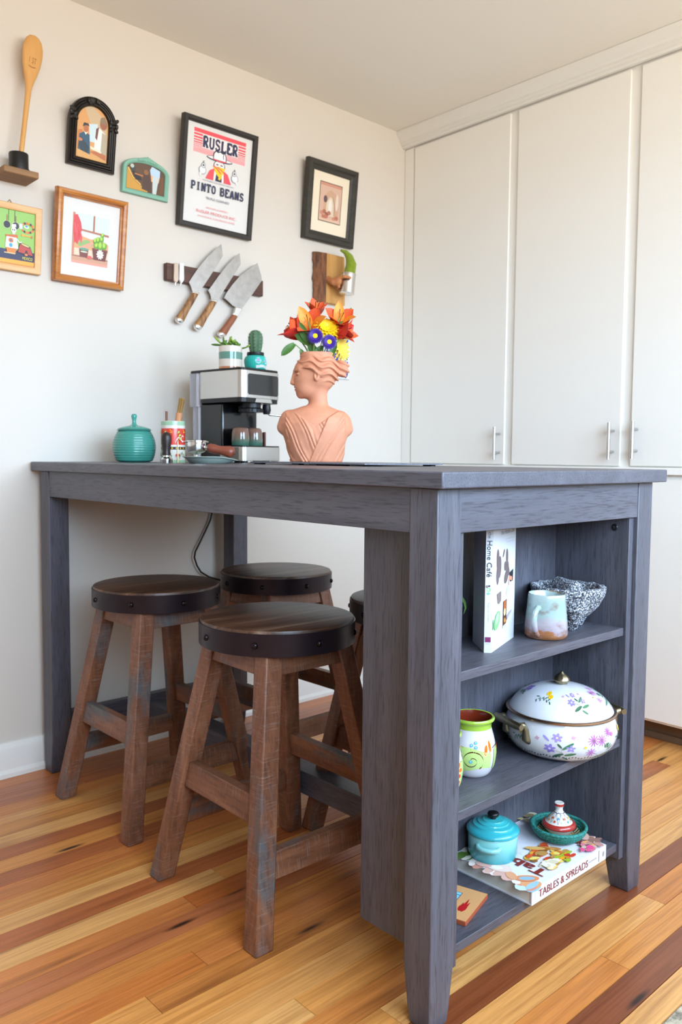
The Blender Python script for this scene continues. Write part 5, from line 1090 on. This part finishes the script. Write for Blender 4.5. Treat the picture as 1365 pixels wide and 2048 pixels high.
# painted clay jars
JC = mat('jar_white_glaze', '#cdc9cf', 0.2, coat=0.4); JG = mat('jar_green_glaze', '#96b83c', 0.2, coat=0.4); JI = mat('jar_inner_brown', '#6b2412', 0.2, coat=0.4)
jp = [(0.026, 0), (0.030, 0.001), (0.036, 0.008), (0.0415, 0.022), (0.0440, 0.040), (0.0435, 0.055), (0.040, 0.072), (0.0365, 0.084), (0.0350, 0.090)]; jp = sprof(jp)
def jar(label, loc, a0):
    t = thing('clay_jar', label, 'jar', loc, group='painted clay jars on the middle shelf')
    MB().lathe(jp, 48, cap1=False).build('body', JC, t, ang=60)
    MB().lathe([(0.0350, 0.0895), (0.0352, 0.098), (0.0375, 0.1015), (0.0405, 0.104), (0.0410, 0.107), (0.0390, 0.1095), (0.0360, 0.109)], 48, cap0=False, cap1=False).build('rim', JG, t, ang=60)
    MB().lathe([(0.0360, 0.109), (0.0335, 0.100), (0.0335, 0.088), (0.040, 0.06), (0.040, 0.03), (0.026, 0.008), (0.0003, 0.007)], 48, cap0=False).build('inside', JI, t, ang=60)
    cv = Cv(cyl_map(jp, a0=a0), eps=2e-5, base=5e-4)
    for j in range(3):
        o = j*2.1-0.15
        pts = []
        for i in range(24):
            u = -.95+i*1.9/23; pts.append((o+u, .019+.004*math.sin(u*3)))
        top = [(o-.95+i*1.9/23, .055+.007*math.sin((i/23)*4.2)) for i in range(24)]
        G_ = [(a_[0]+(b_[0]-a_[0])*q/8, a_[1]+(b_[1]-a_[1])*q/8) for q in range(9) for a_, b_ in zip(pts, top)]; cv.raw(G_, [(q*24+i, q*24+i+1, q*24+25+i, q*24+24+i) for q in range(8) for i in range(23)], '#b4cf7c')
        sp_ = []
        for i in range(40):
            a = i/39*9.0; r = .10+.046*a; sp_.append((o+.05+r*math.cos(-a+2.2), .037+r*.040*math.sin(-a+2.2)))
        cv.line(sp_, [.0014+.0012*(i/39) for i in range(40)], '#4a2014')
        cv.line([(o-1.05, .058), (o-.7, .0605), (o-.35, .0612), (o, .058)], .0016, '#4a2014'); cv.line([(o+.42, .024), (o+.65, .034), (o+.85, .05), (o+.95, .062)], .0010, '#4a2014'); cv.ell(o+.43, .024, .06, .0016, '#7a2a14', .03)
        for du, dv, ru, rv, ro in [(.66, .056, .085, .0085, .05), (.88, .062, .075, .010, -.05), (-.58, .057, .10, .0042, .02), (-.50, .048, .12, .0038, 0), (-.56, .038, .08, .004, 0), (-.56, .025, .09, .005, 0)]: cv.ell(o+du, dv, ru*1.25, rv*1.15, '#f0d8a0', ro); cv.ell(o+du, dv, ru, rv, '#ee6a24' if du > -.5 or dv > .045 else '#d83a1c', ro)
        for du, dv in ((.02, .066), (.20, .0705), (.21, .0625), (.0, .036)): cv.ell(o+du, dv, .07, .003, '#4aa0d0'); cv.ell(o+du, dv+.0004, .035, .0015, '#9fd4ec')
    cv.build('painting', t, MATS.get('painted_glaze_jar') or glaze('painted_glaze_jar'))
jar('white clay jar painted with a green and brown spiral beside the enamel pot', (-1.322, -1.431, z2), face((-1.322, -1.431))+0.1)
jar('white clay jar half hidden behind the front table leg on the middle shelf', (-1.437, -1.445, z2), ACAM+1.6)
# enamel casserole
pc = Vector((-1.083, -1.470, z2)); HA = math.atan2(-CR.y, -CR.x)+0.42
t = thing('enamel_pot', 'round white enamel pot with flowers and brass handles on the middle shelf', 'cooking pot', tuple(pc)); t.scale = (0.96, 0.96, 0.97)
EN = mat('white_enamel', '#d3d5dc', 0.12, coat=0.6); BR = mat('antique_brass', (0.36, 0.30, 0.19), 0.36, 1.0, var=0.15, vs=60); CO = mat('copper_rim', (0.42, 0.28, 0.20), 0.3, 1.0)
pp = [(0.074, 0), (0.084, 0.002), (0.100, 0.012), (0.1125, 0.030), (0.1165, 0.048), (0.1135, 0.066), (0.1075, 0.079), (0.1065, 0.083)]; pp = sprof(pp)
MB().lathe(pp, 72).build('body', EN, t, ang=60)
MB().lathe([(0.1085, 0.0832), (0.1135, 0.0838), (0.1145, 0.0865), (0.1125, 0.0885), (0.108, 0.0885)], 72).build('rim', CO, t, ang=60)
lp = [(0.1080, 0.0887), (0.1055, 0.094), (0.098, 0.104), (0.083, 0.1175), (0.062, 0.1285), (0.040, 0.1350), (0.020, 0.1380), (0.0004, 0.1385)]; lp = sprof(lp)
ld = MB().lathe(lp, 72).build('lid', EN, t, ang=60)
kb = MB(); kb.lathe([(0.0115, 0.1375), (0.0125, 0.139), (0.0125, 0.1425), (0.0175, 0.1455), (0.0175, 0.1475), (0.0145, 0.1525), (0.009, 0.158), (0.004, 0.161), (0.0032, 0.1635), (0.0004, 0.165)], 48, fn=lambda a, z: 1+(0.05*math.cos(8*a) if 0.149 < z < 0.16 else 0)); kb.build('knob', BR, ld, ang=60)
for sgn, nm in ((0, 0), (PI, 1)):
    a = HA+sgn; rd = Vector((math.cos(a), math.sin(a), 0)); tg = Vector((-rd.y, rd.x, 0)); hb_ = MB()
    hp = thing_ = None
    for s_ in (-1, 1):
        q = tg*s_*0.034; hb_.tube([rd*0.104+q*0.95+Vector((0, 0, 0.040)), rd*0.1145+q+Vector((0, 0, 0.046)), rd*0.1165+q+Vector((0, 0, 0.066)), rd*0.122+q+Vector((0, 0, 0.074)), rd*0.134+q+Vector((0, 0, 0.074))], [.0085, .0088, .0062, .0068, .0066], 12)
    hb_.tube([rd*0.134+tg*-0.044+Vector((0, 0, 0.074)), rd*0.136+tg*-0.03+Vector((0, 0, 0.074)), rd*0.136+tg*0.03+Vector((0, 0, 0.074)), rd*0.134+tg*0.044+Vector((0, 0, 0.074))], [.0062, .0078, .0078, .0062], 14)
    hb_.build('handle', BR, t, ang=60)
G1, G2 = '#3f7a56', '#2f5f48'
def sprig(cv, u, v, ku, kv, kind, sc=1.0):
    A = lambda x, y: (u+x*ku*sc, v+y*kv*sc)
    def leaf(x, y, l, w_, r, c=G1):
        p = []
        for i in range(10):
            a = 2*PI*i/10; px_, py_ = l*math.cos(a), w_*math.sin(a); p.append(A(x+px_*math.cos(r)-py_*math.sin(r), y+px_*math.sin(r)+py_*math.cos(r)))
        cv.poly(p, c)
    def star(x, y, n, r, w_, c, cc=None):
        for i in range(n): a = 2*PI*i/n+.3; leaf(x+math.cos(a)*r*.55, y+math.sin(a)*r*.55, r*.5, w_, a, c)
        if cc: leaf(x, y, r*.22, r*.22, 0, cc)
    if kind == 0:     # lilac bell flowers with broad leaves
        cv.line([A(0, -.9), A(-.1, -.3), A(-.35, .3)], .0007, G1); cv.line([A(0, -.7), A(.35, -.1)], .0007, G1); cv.line([A(-.05, -.5), A(-.6, -.3)], .0007, G1)
        leaf(.25, .0, .42, .10, .7); leaf(-.30, -.75, .38, .11, .5, G2); leaf(.42, -.62, .36, .10, .25); leaf(-.2, .0, .2, .07, -.9, G2); leaf(.15, -1.0, .22, .07, -.6)
        star(-.75, -.25, 6, .34, .09, '#8f7fd0', '#d8d0f0'); star(-.35, .55, 6, .30, .08, '#a08ad6', '#e6d8a0'); star(.42, -.15, 5, .26, .07, '#9a86d4', '#d8d0f0'); leaf(-.95, .45, .26, .07, -.8, '#9a8ad8'); leaf(-.72, -.45, .16, .06, .3, '#7f70c4')
        star(.55, .62, 4, .13, .05, '#d49ad0'); star(-1.45, .35, 4, .13, .05, '#c08ab8', '#e8c030')
    elif kind == 1:   # pink daisies with fine leaves
        for x, y in ((-.65, .35), (-.1, .30), (.45, .75), (-.75, -.45)):
            cv.line([A(.1, -1.0), A((x+.1)/2, y/2-.4), A(x, y)], .0005, G1)
        for i in range(12): a = .2+i*.17; leaf(.35+.5*math.cos(a*.9)*(.5+.5*(i % 3)/2), -.55+.45*math.sin(a), .17, .035, a, random.choice([G1, G2, '#6f9a72']))
        for i in range(6): leaf(-.3+i*.2, -.9+.03*i, .2, .035, .3+.1*i, G1)
        star(-.65, .35, 11, .40, .028, '#b85fb4', '#6b6a4a'); star(-.1, .30, 11, .40, .028, '#bf68b8', '#6b6a4a'); star(.45, .75, 10, .32, .026, '#b85fb4'); star(-.75, -.45, 9, .34, .026, '#b85fb4'); star(.78, .55, 8, .16, .03, '#c86fc0'); star(-1.15, -.05, 4, .10, .04, '#e8c030')
    elif kind == 2:   # yellow marigolds
        cv.line([A(-.5, -.3), A(.2, .1), A(.5, -.2)], .0006, G2)
        for i in range(9): leaf(-.75+i*.16, -.1-.06*abs(i-4)+(.08 if i % 2 else -.12), .16, .045, 1.0 if i % 2 else -1.0, G2)
        leaf(-.85, -.05, .18, .05, .1, G2)
        star(.05, .55, 9, .30, .09, '#e9bb18', '#d89a10'); star(.42, .15, 9, .26, .08, '#e9bb18', '#d89a10')
    else:             # small violet cluster
        for x, y in ((-.3, .4), (.1, .55), (.35, .2), (-.05, .05)): star(x, y, 5, .24, .08, '#7d5fb0', '#5a3f90')
        for i in range(7): leaf(-.4+i*.13, -.4+.08*(i % 3), .24, .05, 1.3-.3*i, G2)
EG = glaze('painted_glaze_enamel')
cv = Cv(cyl_map(pp, a0=face(pc)), eps=8e-6, base=5e-4)
for k_ in range(3):
    o = k_*2.09
    sprig(cv, o+.06, .043, .31, .029, 0); sprig(cv, o+.80, .043, .31, .030, 1); sprig(cv, o+1.4, .05, .2, .022, 2)
for i in range(110):
    u = -PI+i*2*PI/110; cv.ell(u, .0185+.0014*math.sin(i*1.4), .016, .0015, '#2a3f3a', .05)
cv.build('flower_painting', t, EG)['kind'] = 'stuff'
zs_ = [p[1] for p in lp]; rs_ = [p[0] for p in lp]
def lidmap(u, v, k):      # v = radius
    z = float(np.interp(v, rs_[::-1], zs_[::-1])); return ((v+k*.5)*math.cos(face(pc)+u), (v+k*.5)*math.sin(face(pc)+u), z+k)
class LidCv(Cv): pass
cv = Cv(lidmap, eps=8e-6, base=4e-4)
for i, kd in enumerate((2, 0, 1, 3, 2, 0, 3)):
    u0 = -.42+i*.9; sprig(cv, u0, .072, .30, -.026, kd, .95)
cv.build('lid_painting', ld, EG)['kind'] = 'stuff'
# big cook book lying flat
t = thing('cook_book', 'large white cook book lying flat on the bottom shelf under the casserole', 'book', (-1.281, -1.543, z3))
bw, bdp, bh = 0.265, 0.185, 0.03
MB().box(0, bw, 0, bdp, 0, 0.0025).build('back_cover', CVW, t, ang=0); MB().box(0, bw, 0, bdp, bh-0.0025, bh).build('front_cover', CVW, t, ang=0); MB().box(0, bw, 0, 0.0025, 0.0025, bh-0.0025).build('spine', CVW, t, ang=0)
MB().box(0.003, bw-0.003, 0.0025, bdp-0.004, 0.0025, bh-0.0025).build('pages', PG, t, ang=0)
cv = Cv(lambda u, v, k: (u, -k, v)); DR = '#7c2d26'
vs, fs, tw, th = textpolys('TABLES & SPREADS')
[cv.text('TABLES & SPREADS', .108+d_, .0075, .0145, DR, .172) for d_ in (0, .0005, .001)]; cv.rect(.236, .003, .2375, .027, DR); cv.text('SHELLY WESTERHAUSEN', .205, .013, .004, '#a89a98', .045); cv.rect(.009, .008, .0095, .022, '#b0a8a6'); cv.rect(.013, .008, .0135, .022, '#b0a8a6'); cv.ell(.254, .015, .003, .006, '#9a9298'); cv.build('spine_print', t)
# cover: reads from the spine outwards, top of the page towards -x ; u along +y (0..bdp), v along -x
cv = Cv(lambda u, v, k: (bw*(1-v), u*bdp, bh+k), eps=3e-5)
cv.rect(0, 0, 1, 1, '#dcdae4')
def blobs(n, x0, x1, y0, y1, r0, r1, cols, sd):
    q = random.Random(sd)
    for i in range(n): r = q.uniform(r0, r1); cv.ell(q.uniform(x0, x1), q.uniform(y0, y1), r, r*.72*q.uniform(.7, 1.2), q.choice(cols), q.random()*3, 10)
blobs(14, .02, .2, .93, 1.0, .05, .09, ['#c0d8e4', '#9cc0d6', '#e0a070', '#e8e4dc', '#d8907a'], 1); blobs(16, .3, .75, .9, 1.0, .05, .10, ['#d8a89a', '#e6c0b4', '#c98a7a', '#efe0d8'], 2); blobs(16, .75, 1.0, .8, 1.0, .04, .07, ['#8aa848', '#5f7f34', '#c8b43a', '#e6e0d0'], 3)
cv.ell(.16, .90, .11, .05, '#d98a5c', .6); cv.ell(.16, .90, .07, .03, '#8fb4cc', .6); cv.ell(.30, .95, .08, .04, '#dc9a70', -.3); cv.ell(.48, .92, .13, .06, '#e6c6bc', .2); cv.ell(.62, .94, .11, .06, '#d9a79a', .4); cv.ell(.5, .93, .06, .03, '#f0dcd4', .2)
slab = lambda s_, x, y, h_, w_: [cv.text(s_, x+d_, y, h_, DR, w_) for d_ in (-.012, -.006, 0, .006, .012)]
slab('Tables', .43, .70, .10, .70); slab('&', .80, .53, .13, .17); slab('Spreads', .46, .10, .09, .70)
blobs(60, .08, .46, .34, .66, .03, .055, ['#e0a030', '#c8742a', '#e8cc6a', '#c8402a', '#b88a4a', '#efe0c0', '#8a5a2c', '#d8582a'], 4)
for i in range(4): cv.ell(.34+.04*i, .40+.03*i, .10, .03, ['#b57a3a', '#c98f4a', '#a8682c', '#d8a860'][i], .5); 
blobs(14, .12, .22, .52, .66, .03, .05, ['#e8e0cc', '#d8ccb0', '#efe8d8'], 5); blobs(18, .05, .18, .34, .5, .025, .04, ['#e8a020', '#c83a20', '#e8c020', '#9ab030'], 6)
blobs(14, .02, .16, .1, .28, .03, .05, ['#e0508a', '#d8788a', '#e8a06a', '#c8b0a0', '#b88a7a'], 7); blobs(14, .02, .3, .0, .08, .03, .06, ['#b98a80', '#d0a89a', '#8f6a60', '#e0c8bc'], 8); blobs(14, .7, 1.0, .0, .16, .03, .06, ['#7a6a4a', '#b0a06a', '#5f5040', '#c8bca0'], 9)
cv.text('beautiful boards and platters', .58, .66, .012, '#8a8490', .26); cv.text('for every gathering', .58, .64, .012, '#8a8490', .2); cv.build('cover_print', t)
# mini casserole
zb = z3+0.0302; cc = Vector((-1.2255, -1.412, zb))
t = thing('mini_casserole', 'small turquoise lidded casserole with black knob on the cook book', 'cooking pot', tuple(cc))
def tqm(nm, lo, hi, z0, z1_):
    m, nt, b = newmat(nm); tc_ = nt.nodes.new('ShaderNodeTexCoord'); sx = nt.nodes.new('ShaderNodeSeparateXYZ'); nt.links.new(tc_.outputs['Object'], sx.inputs[0])
    mr = nd(nt, 'ShaderNodeMapRange'); mr.inputs[1].default_value = z0; mr.inputs[2].default_value = z1_; nt.links.new(sx.outputs[2], mr.inputs[0])
    nt.links.new(ramp(nt, mr.outputs[0], [(0.0, C(lo)), (1.0, C(hi))]).outputs[0], b.inputs['Base Color']); b.inputs['Roughness'].default_value = 0.2; b.inputs['Coat Weight'].default_value = 0.4; return m
TB = tqm('turquoise_enamel', '#2f9aa4', '#8ec9c4', 0.004, 0.045)
MB().lathe([(0.040, 0), (0.0455, 0.002), (0.0485, 0.010), (0.0490, 0.048), (0.0475, 0.05)], 56).build('body', TB, t, ang=40)
ld = MB().lathe([(0.0475, 0.0502), (0.0515, 0.0508), (0.0528, 0.0535), (0.0515, 0.0570), (0.046, 0.0610), (0.0405, 0.0635), (0.0395, 0.0660), (0.0315, 0.0682), (0.0305, 0.0705), (0.0215, 0.0722), (0.0205, 0.0738), (0.0004, 0.0745)], 56).build('lid', tqm('turquoise_enamel_lid', '#2f9fac', '#3fb0b4', 0.05, 0.075), t, ang=50)
MB().lathe([(0.0055, 0.0743), (0.0055, 0.0785), (0.0105, 0.0800), (0.0118, 0.0835), (0.0105, 0.0868), (0.0065, 0.0885), (0.0004, 0.0888)], 32).build('knob', BLK, ld, ang=50)
for sgn in (0, PI):
    a = ACAM-0.35+sgn; rd = Vector((math.cos(a), math.sin(a), 0)); tg = Vector((-rd.y, rd.x, 0))
    MB().tube([rd*0.046+tg*-0.022+Vector((0, 0, 0.036)), rd*0.056+tg*-0.0185+Vector((0, 0, 0.0355)), rd*0.0605+tg*-0.009+Vector((0, 0, 0.035)), rd*0.0615+Vector((0, 0, 0.035)), rd*0.0605+tg*0.009+Vector((0, 0, 0.035)), rd*0.056+tg*0.0185+Vector((0, 0, 0.0355)), rd*0.046+tg*0.022+Vector((0, 0, 0.036))], [.0045, .0048, .0046, .0045, .0046, .0048, .0045], 10).build('handle', TB, t, ang=60)
# coiled basket with mini tagine
bc = Vector((-1.0645, -1.461, zb))
t = thing('coil_basket', 'small teal coiled basket dish on the cook book', 'basket', tuple(bc)); t.scale = (0.94, 0.94, 0.94)
def coil():
    m, nt, b = newmat('teal_raffia'); n = noise(nt, coords(nt, (1, 1, 1), False), 260, 2); nt.links.new(ramp(nt, n, [(0.35, C('#10564f')), (0.65, C('#2f8f84'))]).outputs[0], b.inputs['Base Color']); b.inputs['Roughness'].default_value = 0.7; bump(nt, b, n, 0.6, 0.001); return m
TR = coil(); NR = mat('natural_raffia', '#b9a57c', 0.8, var=0.25, vs=300, bmp=0.4, bs=300)
for i, (r, z, m_) in enumerate([(0.012, 0.004, NR), (0.02, 0.004, NR), (0.028, 0.0045, NR), (0.0355, 0.006, NR), (0.0425, 0.0095, TR), (0.0480, 0.0140, TR), (0.0525, 0.0190, TR), (0.0560, 0.0245, TR), (0.0585, 0.0300, TR)]):
    ri = MB(); ri.lathe([(r+0.0042*math.cos(2*PI*k_/10), z+0.0040*math.sin(2*PI*k_/10)) for k_ in range(11)], 56, cap0=False, cap1=False); ri.build('coil', m_, t, ang=180, clean=True)
st_ = MB()
for i in range(30):
    a = 2*PI*i/30; st_.tube([(0.036*math.cos(a), 0.036*math.sin(a), 0.0115), (0.0415*math.cos(a+.05), 0.0415*math.sin(a+.05), 0.0145), (0.0462*math.cos(a+.08), 0.0462*math.sin(a+.08), 0.0190)], [0.0013]*3, 5)
o = st_.build('stitches', NR, t); o['kind'] = 'stuff'
MB().lathe([(0.0004, 0.0002), (0.011, 0.0), (0.0118, 0.006), (0.0004, 0.007)], 20).build('base', NR, t)
t = thing('mini_tagine', 'miniature painted tagine with red rims sitting in the coiled basket', 'tagine', tuple(bc+Vector((0.0, 0.0, 0.0092))))
TW_ = mat('tagine_white', '#dcd6cf', 0.2, coat=0.4)
dp = [(0.020, 0), (0.0205, 0.004), (0.026, 0.010), (0.0325, 0.017), (0.0345, 0.0215), (0.033, 0.023)]
MB().lathe(dp, 44).build('dish', TW_, t, ang=40)
tp_ = [(0.0335, 0.0232), (0.0335, 0.0255), (0.0275, 0.0285), (0.0255, 0.0305), (0.0215, 0.0365), (0.0155, 0.0430), (0.0100, 0.0480), (0.0078, 0.0510), (0.0075, 0.0560), (0.0085, 0.0600), (0.0098, 0.0615), (0.0098, 0.0670), (0.0085, 0.0680), (0.0004, 0.0672)]
ld = MB().lathe(tp_, 44).build('lid', TW_, t, ang=40)
cv = Cv(cyl_map([(p[0], p[1]) for p in tp_[2:12]], a0=ACAM), eps=3e-5); RR = '#a82a24'
cv.rect(-PI, .0618, PI, .0668, RR, 40)
for i in range(10):
    u = -PI+i*2*PI/10; w_ = PI/10
    cv.line([(u-w_, .0310), (u-.15, .040), (u, .0465)], .0013, '#26304a'); cv.line([(u+w_, .0310), (u+.15, .040), (u, .0465)], .0013, '#26304a')
    cv.ell(u, .0345, .10, .0022, ['#c8502a', '#8ab04a', '#5a9ac0', '#d8902a'][i % 4]); cv.ell(u+w_, .0400, .11, .0020, ['#5a9ac0', '#c8502a', '#e8c050', '#c8502a'][i % 4]); cv.line([(u-w_, .0490), (u, .0475), (u+w_, .0490)], .0010, '#26304a')
cv.build('painting', ld, glaze('painted_glaze_tagine'))
MB().lathe([(0.0280, 0.0286), (0.0336, 0.0262), (0.0342, 0.0235), (0.0355, 0.0215), (0.0350, 0.0195), (0.0338, 0.0190), (0.0332, 0.0225), (0.0330, 0.0255), (0.0280, 0.0278)], 44, cap0=False, cap1=False).build('red_rim', mat('tagine_red', '#a5322c', 0.2, coat=0.4), ld, ang=60)
# painted clay tile
t = thing('clay_tile', 'terracotta tile painted with a window and red chillies on the bottom shelf', 'tile', (-1.388, -1.437, z3), rz=math.radians(16.2))
MB().box(-0.054, 0.054, -0.054, 0.054, 0, 0.009).build('tile', mat('tile_clay', '#a5502f', 0.6), t, bevel=0.001)
cv = Cv(lambda u, v, k: (-0.0535+u*0.107, -0.0535+v*0.107, 0.009+k)); cv.rect(0, 0, 1, 1, '#cf9a66')
cv.rect(.10, .38, .80, .93, '#241c2c'); cv.rect(.11, .39, .79, .92, '#7fc4da'); cv.rect(.17, .47, .71, .87, '#241c2c'); cv.rect(.18, .48, .70, .86, '#5c1626'); cv.rect(.18, .74, .62, .86, '#4a63b4'); cv.line([(.705, .39), (.705, .92)], .015, '#241c2c'); cv.line([(.11, .465), (.7, .465)], .012, '#241c2c')
cv.ell(.55, .70, .10, .085, '#e9e6ee'); 
for a in range(5): cv.ell(.55+.045*math.cos(a*1.26), .70+.04*math.sin(a*1.26), .022, .018, '#5c1626')
cv.line([(.63, .78), (.66, .7), (.62, .58)], .012, '#c8842a')
for a, l in ((0, .32), (.35, .22), (-.35, .26), (.75, .16), (-.75, .16)): cv.line([(.25, .2), (.25+l*.6*math.cos(a), .2+l*.6*math.sin(a)*.6), (.25+l*1.3*math.cos(a), .2+l*1.2*math.sin(a)*.5)], [.07, .06, .004], '#b3161c')
cv.build('painting', t)
